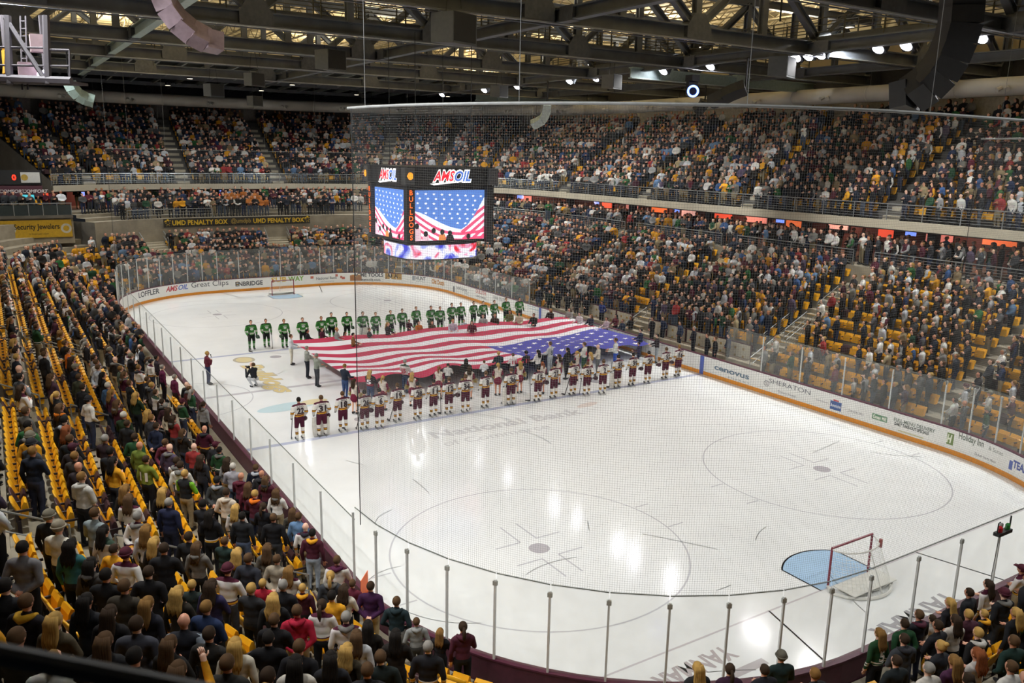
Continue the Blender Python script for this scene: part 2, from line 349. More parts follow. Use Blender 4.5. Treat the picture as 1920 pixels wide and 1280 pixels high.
def board_block(u, v, wdt, hgt, col, d=-.005, z=None):
    P = at(u, v, .66 if z is None else z); q = near_q(P[0], P[1])
    for _ in range(3):
        n = bn(q); b = bp(q); dd = ray(u, v); t = ((b[0]-CP[0])*n[0]+(b[1]-CP[1])*n[1])/(dd[0]*n[0]+dd[1]*n[1]); P = CP+dd*t; q = near_q(P[0], P[1])
    zc = min(.95, max(.3, P[2])) if z is None else z
    return board_paint('printed_panel', q_arclen(q, -wdt/2), q_arclen(q, wdt/2), zc-hgt/2, zc+hgt/2, col, d)
for a in [('cenovus', 1371, 698, .30, '#5b7184', 2.5, .03), ('E N E R G Y', 1385, 718, .09, '#8d949a', 1.5, 0), ('SHERATON', 1479, 724, .24, '#6f7276', 2.55, 0), ('Duluth Hotel', 1475, 738, .12, '#8f9296', 1.1, 0),
          ('218-624-3453', 1605, 773, .12, '#7d7f82', .8, 0), ('FULL-MENU DELIVERY', 1712, 796, .16, '#6f7a70', 1.9, .02), ('DAILY TAKE-OUT SPECIALS', 1710, 803, .14, '#4f5450', 1.6, .035),
          ('Holiday Inn', 1822, 826, .28, '#6a7468', 1.15, .02), ('& Suites', 1868, 845, .18, '#7d857b', .7, 0), ('Duluth Starts Here', 1848, 858, .11, '#4c4f4d', 1.0, 0), ('TEAM', 1914, 876, .3, '#3c4f9c', .8, .04),
          ('LOFFLER', 278, 549, .42, '#3c4048', 2.4, .02), ('Great Clips', 393, 533, .46, '#53565c', 3.05, 0), ('ENBRIDGE', 467, 531, .38, '#55585e', 2.3, .03), ('WAY', 555, 522, .42, '#7fa84a', 1.4, .03), ('SUB', 523, 524, .42, '#d3b04a', 1.35, .03), ('National Bank', 612, 521, .24, '#70767c', 1.9, .02), ('of Commerce', 614, 527, .12, '#93989c', 1.2, 0),
          ('ACME TOOLS', 691, 515, .34, '#4f5257', 2.7, .04), ('acmetools.com', 692, 524, .22, '#5f6267', 2.1, .03), ('JAMAR', 737, 518, .36, '#3b3425', 1.45, .04), ('HUNT', 789, 522, .34, '#5a5f66', 1.1, .03), ('ELECTRIC', 789, 528, .12, '#8a8f94', 1.0, 0), ('Old Dutch', 822, 529, .40, '#b3792b', 1.7, .05),
          ('NORTH SHORE', 866, 542, .22, '#5f6468', 1.8, .02), ('BANK', 874, 550, .14, '#8b9094', .6, 0), ('DULUTH', 902, 548, .30, '#b8706a', 1.6, .03), ('COFFEE COMPANY', 902, 557, .16, '#777b7e', 1.6, .02), ('PARK STATE', 936, 560, .26, '#84888c', 1.7, .02)]:
    board_text(a[0], a[1], a[2], a[3], a[4], a[5], a[6])
board_text('AMS', 322, 541, .42, '#b8404c', 1.15, .03, .3); board_text('OIL', 343, 538, .4, '#5a6fb8', .85, .025, .3)
board_block(1568, 761, .62, .42, '#3e5a92'); board_text('AmericInn', 1568, 761, .16, '#e9ecef', .56, .02); board_block(1568, 751, .3, .07, '#b8454c', -.006)
board_block(1649, 783, .75, .26, '#5f8a68'); board_text('Green Mill', 1649, 783, .17, '#eef0e4', .66, .03)
board_block(1780, 822, .38, .5, '#6d8247'); board_text('H', 1780, 822, .34, '#dfe4cf', .24, .05, .2); board_block(1896, 872, .2, .36, '#4b5fa8')
board_block(737, 518, 1.65, .52, '#b08a4a', -.004); board_block(668, 521, 1.1, .5, '#9c6b45', -.005); board_block(668, 517, .8, .2, '#c79a4b', -.006)
board_block(775, 521, .34, .4, '#8a939a'); board_block(851, 542, .26, .5, '#4b5258'); board_block(1541, 752, .7, .05, '#c2c1bf'); board_block(1708, 815, 1.2, .06, '#c9c49f'); board_block(1001, 580, 1.6, .05, '#a9bfc9'); board_block(996, 574, 1.0, .05, '#a9bfc9'); board_block(1270, 672, 1.0, .07, '#8a8078')
for uu, vv in ((585, 520), (632, 516), (639, 519), (644, 521)): board_block(uu, vv, .28, .22, '#b5695c')
board_text('O', 1436, 718, .34, '#75787c', .36, -.01); board_text('S', 1436, 718, .17, '#75787c', .14, .01); board_text('C', 445, 531, .3, '#caa252', .3, .03)
# ================================================================= stands: lower bowl, concourse, upper deck
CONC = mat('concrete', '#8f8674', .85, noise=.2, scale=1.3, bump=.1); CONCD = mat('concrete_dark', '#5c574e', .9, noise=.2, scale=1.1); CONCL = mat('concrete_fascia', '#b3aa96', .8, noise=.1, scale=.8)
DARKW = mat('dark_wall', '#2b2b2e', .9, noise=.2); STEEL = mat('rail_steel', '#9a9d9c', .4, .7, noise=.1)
TR, RS, D0, Z0 = .86, .43, 1.41, .45              # tread, riser, back edge and floor height of the first row
def zrow(i): return Z0+RS*i
def drow(i): return D0-.14+TR*i                   # where a spectator's row has its seats
NROW = 11
def prof_rows(n):
    p = [(.16, 0), (.16, Z0)]
    for i in range(n): p += [(D0+TR*i, zrow(i)), (D0+TR*i, zrow(i+1))]
    return p[:-1]
WALL_Z = 5.8; FAR_ROWS = 7; FAR_WALL = 5.75; FAR_D = D0+TR*(FAR_ROWS-1)
def stand(name, prof, q0, q1, m):
    return tag(sweep(MB(), prof, q0, q1, .8).build(name, m), kind='structure')
e_side = D0+TR*(NROW-1)
stand('floor_left_stand', prof_rows(NROW)+[(e_side, WALL_Z), (17.5, WALL_Z)], 0, 1.62, CONC)
stand('floor_far_stand', prof_rows(FAR_ROWS)+[(FAR_D, FAR_WALL), (7.6, FAR_WALL), (7.6, 6.0), (8.6, 6.0), (8.6, 6.25), (9.6, 6.25), (9.6, 6.4), (17.5, 6.4)], 1.62, 3.3, CONC)
stand('floor_right_stand', prof_rows(NROW)+[(e_side, WALL_Z), (17.5, WALL_Z)], 3.3, 5.0, CONC)
stand('floor_near_stand', prof_rows(NROW)+[(e_side, WALL_Z), (14, WALL_Z)], 5.0, 8.0, CONC)
def end_wall(q, prof, zb, name):
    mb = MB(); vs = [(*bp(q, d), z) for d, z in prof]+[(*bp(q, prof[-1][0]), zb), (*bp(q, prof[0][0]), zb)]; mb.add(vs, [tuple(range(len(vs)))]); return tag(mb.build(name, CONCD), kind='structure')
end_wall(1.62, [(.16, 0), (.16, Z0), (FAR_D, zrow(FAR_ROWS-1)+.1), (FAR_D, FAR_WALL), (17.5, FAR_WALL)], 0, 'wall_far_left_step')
# concourse back walls with warm coloured panels, and the dark outer shell
UD, UZ, UT, UR, UN = 11.0, 8.5, .84, .5, 12       # upper deck: front edge, floor, tread, riser, rows
UQ0, UQ1 = 1.62, 5.5
tag(sweep(MB(), [(17, 5.7), (17, 8.2)], 1.0, 5.5, 3).build('wall_concourse', mat('concourse_wall', '#5d3a33', .8, noise=.3, scale=.7)), kind='structure')
up = [(17.2, UZ-.55), (UD+.35, UZ-.55), (UD, UZ-.42), (UD, UZ)]
for i in range(UN): up += [(UD+.95+UT*i, UZ+UR*i), (UD+.95+UT*i, UZ+UR*(i+1))]
UTOPD, UTOPZ = UD+.95+UT*UN, UZ+UR*UN
up += [(UTOPD+1.6, UTOPZ)]
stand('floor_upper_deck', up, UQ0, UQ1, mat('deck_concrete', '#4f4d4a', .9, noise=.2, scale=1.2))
tag(sweep(MB(), [(UD-.09, UZ-.45), (UD-.09, UZ+.04), (UD+.2, UZ+.04), (UD+.2, UZ-.45)], UQ0, UQ1, .8, 0, True).build('trim_1', CONCL), kind='structure')
tag(sweep(MB(), [(UTOPD+1.6, UTOPZ), (UTOPD+1.6, 18.3)], 0, 5.6, 3).build('wall_outer', DARKW), kind='structure')
tag(sweep(MB(), [(UTOPD+1.6, 18.3), (UTOPD+1.6, 24)], 0, 5.6, 3).build('wall_clerestory', mat('clerestory_cream', '#cdbd94', .8, noise=.08, scale=.5)), kind='structure')
tag(sweep(MB(), [(UTOPD+.15, UTOPZ), (UTOPD+.15, UTOPZ+1.5), (UTOPD+.3, UTOPZ+1.5), (UTOPD+.3, UTOPZ)], UQ0, UQ1, 1.0, 0, True).build('wall_upper_back', mat('back_wall_grey', '#94908a', .9, noise=.15)), kind='structure')
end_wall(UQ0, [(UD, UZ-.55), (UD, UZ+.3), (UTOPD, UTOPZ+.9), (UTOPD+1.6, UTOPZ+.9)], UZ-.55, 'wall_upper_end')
# posts and header of the standing gallery behind the far upper rows
gal = empty('gallery_frame', (*bp(2, UTOPD), UTOPZ), 0, 'grey post and header frame of the gallery above the far upper seats', 'frame')
def in_parent(o, par): o.parent = par; o.matrix_parent_inverse = Matrix.Translation(par.location).inverted(); return o
in_parent(sweep(MB(), [(UTOPD+.1, UTOPZ+1.55), (UTOPD+.1, UTOPZ+1.75), (UTOPD+.3, UTOPZ+1.75), (UTOPD+.3, UTOPZ+1.55)], 1.62, 3.0, 2.5, 0, True).build('header', mat('frame_grey', '#8b8983', .6, noise=.1)), gal)
for q in walk(1.64, 2.98, 3.1, UTOPD):
    p = bp(q, UTOPD+.2); n = bn(q); in_parent(MB().box((p[0], p[1], UTOPZ+.8), (.22, .22, 1.6), 0, math.atan2(n[1], n[0])).build('post', mat('frame_grey', '#8b8983', .6)), gal)
# long pale duct round the bowl under the roof
duct = empty('air_duct', (0, 0, 0), 0, 'long pale round air duct curving along the top of the stands', 'duct')
DM = mat('duct_pale', '#c9c5ba', .5, noise=.06, scale=1)
dq = walk(1.0, 5.4, 6.0, 19)
for a, b in zip(dq[:-1], dq[1:]):
    mb = MB(); mb.tube([(*bp(a+(b-a)*t/4, 19.3), 16.35) for t in range(5)], .55, 14); mb.build('duct_segment', DM, duct, True)
    p = bp(a, 19.3); n = bn(a); mb = MB(); mb.tube([(p[0]-n[1]*.03, p[1]+n[0]*.03, 16.35), (p[0]+n[1]*.03, p[1]-n[0]*.03, 16.35)], .58, 14); mb.build('duct_collar', DM, duct, True)
    MB().beam((p[0], p[1], 16.9), (p[0], p[1], 20.5), .04, .04).build('hanger_rod', BLK, duct)
    p = bp((a+b)/2, 18.75); nz = MB()
    for s in (-1, 1): nz.tube([(p[0]+n[1]*.15*s, p[1]-n[0]*.15*s, 16.25), (p[0]+n[1]*.3*s-n[0]*.25, p[1]-n[0]*.3*s-n[1]*.25, 16.1)], [.12, .16], 8)
    nz.build('air_nozzle', DM, duct)
# concourse columns with section numbers, glowing food-stand signs
SIGN_R = mat('sign_red', '#ff5a3c', .5, noise=0, emit=.75); SIGN_P = mat('sign_pink', '#e0887a', .5, noise=0, emit=.6); SIGN_O = mat('sign_orange', '#f0743c', .5, noise=0, emit=.75); SIGN_B = mat('sign_blue', '#7f9dff', .4, noise=0, emit=1.2); SIGN_W = mat('sign_white', '#e8b4a6', .5, noise=0, emit=.6)
k = 0; sidew = {0: 'left side', 1: 'far-left corner', 2: 'far end', 3: 'far-right corner', 4: 'right side', 5: 'near-right corner'}
ordn = ['first', 'second', 'third', 'fourth', 'fifth', 'sixth', 'seventh', 'eighth', 'ninth', 'tenth', 'eleventh', 'twelfth', 'thirteenth', 'fourteenth', 'fifteenth', 'sixteenth', 'seventeenth', 'eighteenth', 'nineteenth', 'twentieth']
def nth(i):
    if i < 20: return ordn[i]
    t = ('twenty', 'thirty', 'forty', 'fifty', 'sixty', 'seventy', 'eighty', 'ninety')[(i+1)//10-2]; r = (i+1) % 10
    return (t[:-1]+'ieth') if r == 0 else t+'-'+ordn[r-1]
cnt = {}; COLUMNS = []
fl = 5.8
for i, q in enumerate(walk(1.7, 5.3, 3.6, 16.8)):
    fl = 6.4 if q < 3.3 else WALL_Z
    sd = sidew[int(q)]; cnt[sd] = cnt.get(sd, -1)+1
    p = bp(q, 16.75); n = bn(q); a = math.atan2(n[1], n[0]); col = (SIGN_R, SIGN_P, SIGN_O, SIGN_W)[i % 4]; cn = ('red', 'pink', 'orange', 'pale')[i % 4]
    s = empty('food_stand_sign', (p[0], p[1], 7.35), a, '%s glowing food-stand sign under the upper deck, %s along the %s' % (cn, nth(cnt[sd]), sd), 'sign', 'glowing concourse signs')
    wdt = RN.uniform(.9, 2.4); hgt = RN.uniform(.35, .75); MB().box((0, 0, .1-hgt/4), (.12, wdt, hgt)).build('sign_face', col, s); MB().box((.09, 0, 0), (.08, wdt+.1, .7)).build('sign_case', BLK, s)
    if i % 3 == 1:
        MB().box((-1.6, RN.uniform(-1, 1), .2), (.06, .7, .32)).build('screen', SIGN_B, s)
for i, q in enumerate(walk(1.75, 5.2, 9.0, 12.5)):
    sd = sidew[int(q)]; p = bp(q, 12.5); n = bn(q); a = math.atan2(n[1], n[0])
    fl = 6.4 if q < 3.3 else WALL_Z
    COLUMNS.append((p[0], p[1])); c = empty('concourse_column', (p[0], p[1], fl), a, 'dark concourse column with section number, %s of the row under the upper deck' % nth(i), 'column', 'concourse columns')
    MB().box((0, 0, (7.95-fl)/2), (.5, .5, 7.95-fl)).build('shaft', mat('column_dark', '#2a2b30', .7), c)
    V, F = text_geo(str(111+i), .22, .02); mb = MB(); mb.add([(-.256, -x, 1.15+y) for x, y in V], F); mb.build('section_number', mat('sign_text_white', '#d8dce4', .5, noise=0, emit=.5), c)
for q in walk(1.8, 5.3, 8.5, 15):
    ld = bpy.data.lights.new('concourse_lamp', 'POINT'); ld.energy = 130; ld.color = (1, .5, .36); ld.shadow_soft_size = .3
    o = bpy.data.objects.new('concourse_lamp', ld); link(o); o.location = (*bp(q, 15.2), 7.6)
# the arena's own small uplights keep the roof deck readable
# ---------------------------------------------------------------- railings
def rail_run(name, q0, q1, d, z, zs, post, label, cat='railing', top_r=.03, group=None, posth=None):
    p0 = bp((q0+q1)/2, d); e = empty(name, (p0[0], p0[1], z), 0, label, cat, group); inv = Matrix.Translation((-p0[0], -p0[1], -z))
    for i, h in enumerate(zs):
        mb = MB(); mb.tube([(*bp(q, d), z+h) for q in walk(q0, q1, 1.5, d)], top_r if i == len(zs)-1 else .014, 5, 0); o = mb.build('rail', STEEL, e); o.matrix_parent_inverse = inv
    pm = None
    for q in walk(q0, q1, post, d):
        p = bp(q, d)
        if pm is None: pm = MB().box((0, 0, zs[-1]/2), (.045, .045, zs[-1])).mesh('post', STEEL)
        o = bpy.data.objects.new('post', pm); link(o, e); o.location = (p[0], p[1], z); o.matrix_parent_inverse = inv
    return e
R6 = (.15, .3, .45, .6, .75, .92)
rail_run('deck_railing', UQ0, 3.0, UD+.1, UZ+.04, R6, 2.2, 'steel front railing of the upper deck above the far end')
rail_run('deck_railing', 3.0, 4.0, UD+.1, UZ+.04, R6, 2.2, 'steel front railing of the upper deck around the far-right corner')
rail_run('deck_railing', 4.0, UQ1, UD+.1, UZ+.04, R6, 2.2, 'steel front railing of the upper deck along the right side')
AISLES = (-21.5, -10.5, 0.0, 10.5, 21.5)
for i in range(len(AISLES)-1):                    # concourse rail pieces between the stairs on the right side
    a, b = AISLES[-1-i]-.7, AISLES[-2-i]+.7
    rail_run('concourse_railing', qy(4, a), qy(4, b), e_side+.08, WALL_Z, R6, 2.2, 'steel railing on the wall above the right lower seats, %s piece from the far corner' % nth(i), group='concourse railings')
rail_run('concourse_railing', 3.32, 3.98, e_side+.08, WALL_Z, R6, 2.2, 'steel railing on the wall above the far-right corner seats', group='concourse railings')
rail_run('concourse_railing', 1.75, 2.15, FAR_D+.1, FAR_WALL, (.3, .55, .8), 2.2, 'steel railing over the far wall left of the yellow lettered banner', group='concourse railings')
rail_run('concourse_railing', 2.2, 2.62, 9.75, 6.4, R6, 2.2, 'steel railing behind the yellow lettered banner at the far end', group='concourse railings')
# ---------------------------------------------------------------- aisle stairs and their handrails
STAIRS = []
def aisle_stairs(k, y, rows, name):
    mb = MB(); s = -1 if k == 0 else 1
    for i in range(rows):
        d = D0+TR*i; x = s*(HX+d-.2); mb.box((x, y, zrow(i)+RS/4), (.4, 1.2, RS/2))
        mb.box((s*(HX+d-.385), y, zrow(i)+RS/2-.012), (.05, 1.19, .03), 1)
    o = mb.build(name, [CONC, mat('nosing_yellow', '#b58a2a', .7)]); return tag(o, kind='structure')
for j, y in enumerate(AISLES):
    aisle_stairs(0, y, 10, 'floor_stairs_left'); aisle_stairs(4, y, 10, 'floor_stairs_right')
def handrail(k, y, i0, i1, label, group='aisle handrails'):
    s = -1 if k == 0 else 1; P = lambda i, h: (s*(HX+drow(i)-.1), y, zrow(i)+h)
    e = empty('aisle_handrail', P(i0, 0), 0, label, 'handrail', group); inv = Matrix.Translation(P(i0, 0)).inverted()
    A, B = Vector(P(i0, .9)), Vector(P(i1, .9)); dn = Vector((0, 0, -.45))
    o = MB().tube([A+dn, A, B, B+dn], .022, 6).build('rail', STEEL, e); o.matrix_parent_inverse = inv
    o = MB().tube([A+dn, B+dn], .018, 6).build('rail', STEEL, e); o.matrix_parent_inverse = inv
    for i in (i0, i1): o = MB().tube([P(i, 0), P(i, .9)], .022, 6).build('post', STEEL, e); o.matrix_parent_inverse = inv
    return e
an = ('near corner', 'second', 'centre-ice', 'fourth', 'far corner')
for k, sn in ((0, 'left'), (4, 'right')):
    for j, y in enumerate(AISLES):
        for (i0, i1), wh in (((8, 6), 'upper'), ((5, 3), 'middle'), ((2, 0), 'lowest')):
            handrail(k, y, i0, i1, '%s steel handrail on the %s aisle of the %s stand' % (wh, an[j], sn))
for j, (u0, nm) in enumerate(((1.95, 'left'), (2.55, 'right'))):
    pass
def guard(P0, P1, h, label, bars='h', n=6, name='guard_fence'):
    A, B = Vector(P0), Vector(P1); e = empty(name, A, 0, label, 'fence', 'guard fences'); D = B-A; H = Vector((0, 0, h))
    MB().tube([(0, 0, h), D+H], .024, 6).build('top_rail', STEEL, e); MB().tube([(0, 0, .1), D+Vector((0, 0, .1))], .018, 6).build('bottom_rail', STEEL, e)
    if bars == 'h':
        for i in range(1, n): MB().tube([(0, 0, .1+(h-.1)*i/n), D+Vector((0, 0, .1+(h-.1)*i/n))], .011, 5).build('bar', STEEL, e)
    else:
        k = int(D.length/.16); bm2 = MB().tube([(0, 0, .1), (0, 0, h)], .011, 5).mesh('bar', STEEL)
        for i in range(1, k): o = bpy.data.objects.new('bar', bm2); link(o, e); o.location = D*i/k
    for i in range(3): MB().tube([D*i/2, D*i/2+H], .024, 6).build('post', STEEL, e)
for y, nm in ((20.6, 'near'), (22.3, 'far')): guard((-HX-drow(8), y, zrow(8)), (-HX-drow(0), y, zrow(0)), 1.05, 'steel fence of upright bars on the %s side of the far-left stairs' % nm, 'v')
for y, nm in ((-1.1, 'near'), (1.1, 'far')): guard((-HX-drow(6), y, zrow(6)), (-HX-drow(3), y, zrow(3)), 1.0, 'steel bar fence on the %s side of the centre-ice stairs, left stand' % nm)
guard((-HX-drow(6), -1.1, zrow(6)), (-HX-drow(6), 1.1, zrow(6)), 1.0, 'steel bar fence across the top of the centre-ice stairs, left stand')
for y, nm in ((-9.7, 'far'), (-11.3, 'near')): guard((HX+drow(2), y, zrow(2)), (HX+drow(5), y, zrow(5)), 1.0, 'steel bar fence on the %s side of the stairs by the right benches' % nm)
guard((HX+drow(5), -9.7, zrow(5)), (HX+drow(5), -8.2, zrow(5)), .95, 'steel bar fence at the stair head above the right benches')
# wide concrete stairs through the far stand
for q0, nm in ((1.83, 'left'), (2.78, 'right')):
    mb = MB()
    for i in range(FAR_ROWS-2, 17):
        z = zrow(FAR_ROWS-1)+.19*(i-FAR_ROWS+3); d = FAR_D-1.0+.3*(i-FAR_ROWS+2)
        a = bp(q0, d); n = bn(q0); mb.box((a[0], a[1], z/2+1), (.32, 2.0, z-2), 0, math.atan2(n[1], n[0]))
    tag(mb.build('floor_stairs_far', CONCL), kind='structure')
    for sgn in (-1, 1):
        n = bn(q0); t = (-n[1]*sgn*1.05, n[0]*sgn*1.05); a = bp(q0, FAR_D-.9); b = bp(q0, FAR_D+2.3); A = Vector((a[0]+t[0], a[1]+t[1], zrow(FAR_ROWS-1)+1.1)); B = Vector((b[0]+t[0], b[1]+t[1], zrow(FAR_ROWS-1)+3.2))
        e = empty('stair_railing', (A.x, A.y, A.z-1), 0, 'pale %s side railing of the %s concrete stairs at the far end' % ('right' if sgn < 0 else 'left', nm), 'railing'); inv = Matrix.Translation((-A.x, -A.y, -A.z+1))
        for h in (0, -.45):
            o = MB().tube([A+Vector((0, 0, h)), B+Vector((0, 0, h))], .03, 6).build('rail', STEEL, e); o.matrix_parent_inverse = inv
        for t_ in (0, .33, .66, 1):
            P = A.lerp(B, t_); o = MB().tube([P-Vector((0, 0, .9)), P], .025, 6).build('post', STEEL, e); o.matrix_parent_inverse = inv
# yellow lettered banner on the far wall
def pix_u(P):
    d = np.array(P)-CP; return 960+CF*(d@RT)/(d@FW)
_bq = np.linspace(1.5, 3.2, 700); _bu = np.array([pix_u((*bp(q, FAR_D-.03), 5.3)) for q in _bq])
def uq(u): return float(np.interp(u, _bu, _bq))
def q_off(q, ds, d):                             # move ds metres along the outline at offset d
    n = max(1, int(abs(ds)/.05)+1)
    for _ in range(n): q += ds/n/seglen(int(q) % 8, d)
    return q
ban = empty('wall_banner', (0, HY+FAR_D, 5.3), 0, 'long black banner with yellow capital lettering on the far end wall', 'banner'); binv = Matrix.Translation(ban.location).inverted()
ZB = 5.36
o = sweep(MB(), [(FAR_D-.1, ZB-.37), (FAR_D-.1, ZB+.37), (FAR_D-.085, ZB+.37), (FAR_D-.085, ZB-.37)], uq(306), uq(581), .8, 0, True).build('cloth', mat('banner_black', '#2a2419', .8), ban); o.matrix_parent_inverse = binv
def arc_len(a, b, d):
    P = [Vector(bp(a+(b-a)*i/40, d)) for i in range(41)]; return sum((p-q).length for p, q in zip(P[:-1], P[1:]))
def wall_text(txt, u, h, col, width, bold):
    V, F = text_geo(txt, h, bold, 0, width); q = uq(u); mb = MB(); mb.add([(*bp(q_off(q, x, FAR_D), FAR_D-.15), ZB+y) for x, y in V], F); o = mb.build('lettering', mat('banner_'+col, col, .7, noise=.05), ban); o.matrix_parent_inverse = binv
for tx, u0, u1, h, c in (('UMD PENALTY BOX', 323, 427, .42, '#d9b21e'), ('@umdpb', 433, 470, .4, '#a58b3c'), ('UMD PENALTY BOX', 475, 570, .42, '#d9b21e')):
    wall_text(tx, (u0+u1)/2, h, c, arc_len(uq(u0), uq(u1), FAR_D), .03 if 'UMD' in tx else .01)
for u in (314, 576): wall_text('*', u, .9, '#d9b21e', .6, .06)
# corner block at the far left: yellow banner, glass-fronted platform, small scoreboard
cb = empty('corner_platform', (-17, 34, 4.6), 0, 'raised platform with dark glass front above the yellow jeweller banner', 'platform'); inv = Matrix.Translation((17, -34, -4.6))
def cpart(mb, name, m): o = mb.build(name, m, cb); o.matrix_parent_inverse = inv; return o
cpart(MB().box((-17.4, 36.1, 5.3), (5.9, 4, 2.2)), 'base_wall', CONC); cpart(MB().box((-17.4, 34.0, 6.33), (5.9, .3, .22)), 'ledge', CONCD)
for i in range(6): cpart(MB().box((-19.9+i*.98, 33.95, 6.85), (.94, .03, .8)), 'glass_panel', mat('smoked_glass', '#30393a', .15, noise=.1))
for i in range(7): cpart(MB().box((-20.39+i*.98, 33.95, 6.9), (.05, .06, 1.0)), 'post', STEEL)
cpart(MB().box((-17.4, 33.95, 7.36), (5.9, .07, .07)), 'top_rail', STEEL)
jb = empty('wall_banner', (-17.2, 33.98, 5.4), 0, 'yellow jeweller banner with dark lettering below the corner platform', 'banner')
MB().box((0, 0, 0), (5.2, .02, 1.35)).build('cloth', mat('banner_yellow', '#b8921f', .8), jb)
V, F = text_geo('Security Jewelers', .42, .02, 0, 3.1); mb = MB(); mb.add([(x+.2, -.014, y+.12) for x, y in V], F); mb.build('lettering', mat('banner_ink', '#241d0c', .7), jb)
V, F = text_geo('In Downtown Duluth', .13, 0, 0, 1.3); mb = MB(); mb.add([(x+.3, -.014, y-.38) for x, y in V], F); mb.build('lettering', mat('banner_ink', '#241d0c', .7), jb)
for x in (-1.6, 2.2): 
    mb = MB(); ring(mb, 0, 0, .3, .16, 0, 360, 20); mb.v = [(x+a, -.014, b) for a, b, c in mb.v]; mb.build('ring_picture', mat('ring_grey', '#b9b5a4', .5), jb)
sb = empty('corner_scoreboard', (-18.6, 35.2, 9.3), 0, 'small black scoreboard with red digits over a maroon lettered strip', 'scoreboard')
MB().box((0, 0, 0), (4.6, .3, 1.1)).build('case', BLK, sb); MB().box((1.55, -.16, 0), (1.3, .03, .8)).build('advert_panel', mat('advert_white', '#b9bab6', .5, noise=.05), sb)
mb = MB(); mb.add([(1.15+.24*math.cos(i*.4), -.18, .24*math.sin(i*.4)) for i in range(16)], [tuple(range(16))]); mb.build('advert_disc', mat('advert_gold', '#a58a3a', .5), sb)
V, F = text_geo('0', .42, .03); mb = MB(); mb.add([(x+.45, -.16, y) for x, y in V], F); mb.build('digit', mat('digit_red', '#ff2a18', .4, noise=0, emit=3), sb)
MB().box((0, 0, -1.05), (4.6, .3, .85)).build('maroon_strip', mat('strip_maroon', '#4a2531', .7), sb)
for i in range(3):
    V, F = text_geo('COMFORT', .26, .03, .2); mb = MB(); mb.add([(x-1.3+1.55*i, -.16, y-1.05) for x, y in V], F); mb.build('lettering', mat('strip_white', '#c9c2c2', .6), sb)
MB().box((0, .3, -2.2), (4.6, .2, 3.4)).build('back_panel', CONCD, sb)
tv = empty('wall_screen', (-17.35, 34.9, 7.75), 0, 'small lit screen with blue-green picture under the corner scoreboard', 'screen'); MB().box((0, 0, 0), (.95, .08, .6)).build('case', BLK, tv)
MB().box((0, -.045, 0), (.87, .01, .52)).build('picture', mat('screen_teal', '#3fa0ae', .4, noise=.6, scale=6, emit=.0), tv); MB().box((0, -.052, 0), (.8, .004, .46)).build('lit_image', mat('screen_teal_lit', '#49b4c4', .4, noise=0, emit=.9), tv)
# rail close by the camera, on its own little ledge
nr = empty('near_railing', tuple(atd(60, 1240, 1.5)), 0, 'dark blurred pipe railing close to the camera at bottom left', 'railing'); inv = Matrix.Translation(nr.location).inverted()
A, B = Vector(atd(-260, 1175, 1.55)), Vector(atd(620, 1345, 1.55))
o = MB().tube([A, B], .021, 10).build('rail', mat('rail_dark', '#3a3b3f', .5, .3), nr); o.matrix_parent_inverse = inv
for P in (A, B): o = MB().tube([P, P-Vector((0, 0, 1.0))], .02, 8).build('post', mat('rail_dark', '#3a3b3f', .5, .3), nr); o.matrix_parent_inverse = inv
# ================================================================= roof: trusses, joists, deck, catwalks, lamps, loudspeakers
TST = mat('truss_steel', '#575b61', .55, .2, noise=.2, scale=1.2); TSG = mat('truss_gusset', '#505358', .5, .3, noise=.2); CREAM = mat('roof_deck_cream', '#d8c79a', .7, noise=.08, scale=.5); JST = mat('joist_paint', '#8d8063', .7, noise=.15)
LIT_TONE = mat('beam_lit_tone', '#9fb0ab', .5, .2, noise=.12)  # lamp light and teal light on steel beams, put into their colour
CZ, TZ = 17.55, 21.6
mb = MB(); mb.box((0, 3, 23.0), (84, 100, .15)); 
for i in range(60): mb.box((0, -46+i*1.65, 22.9), (84, .12, .1))
tag(mb.build('ceiling', CREAM), kind='structure')
def truss(y, label, x0=-36.0, x1=36.0, n=16, pale=False):
    e = empty('roof_truss', (0, y, CZ), 0, label, 'truss', 'roof trusses'); m = TST
    MB().ibeam((x0, 0, 0), (x1, 0, 0), .5, .62).build('bottom_chord', m, e); MB().ibeam((x0, 0, TZ-CZ), (x1, 0, TZ-CZ), .45, .5).build('top_chord', m, e)
    MB().tube([(x0, -.28, -.36), (x1, -.28, -.36)], .035, 6).build('cable_pipe', STEEL, e); MB().tube([(x0, .28, -.36), (x1, .28, -.36)], .03, 6).build('cable_pipe', TST, e)
    dx = (x1-x0)/n
    vm = MB().ibeam((0, 0, .2), (0, 0, TZ-CZ-.2), .34, .34).mesh('vertical', m); gm = MB().prism([(-.75, -.3), (.75, -.3), (.75, .25), (.35, .85), (-.35, .85), (-.75, .25)], 1, -.27, .27).mesh('gusset_plate', TSG)
    for i in range(n+1):
        o = bpy.data.objects.new('vertical', vm); link(o, e); o.location = (x0+i*dx, 0, 0)
        if i % 2 == 0: o = bpy.data.objects.new('gusset_plate', gm); link(o, e); o.location = (x0+i*dx, 0, 0)
    for i in range(n):
        a, b = (0, 1) if i % 2 == 0 else (1, 0)
        MB().ibeam((x0+(i+a)*dx, 0, .2), (x0+(i+b)*dx, 0, TZ-CZ-.2), .34, .36).build('diagonal', m, e)
    return e
for y, wh in ((-20.0, 'nearest to the camera'), (-10.0, 'second from the near end'), (-.6, 'crossing above centre ice'), (9.0, 'just beyond centre ice'), (18.3, 'beyond the far blue line'), (29.5, 'last before the far end')):
    truss(y, 'dark steel roof truss %s' % wh)
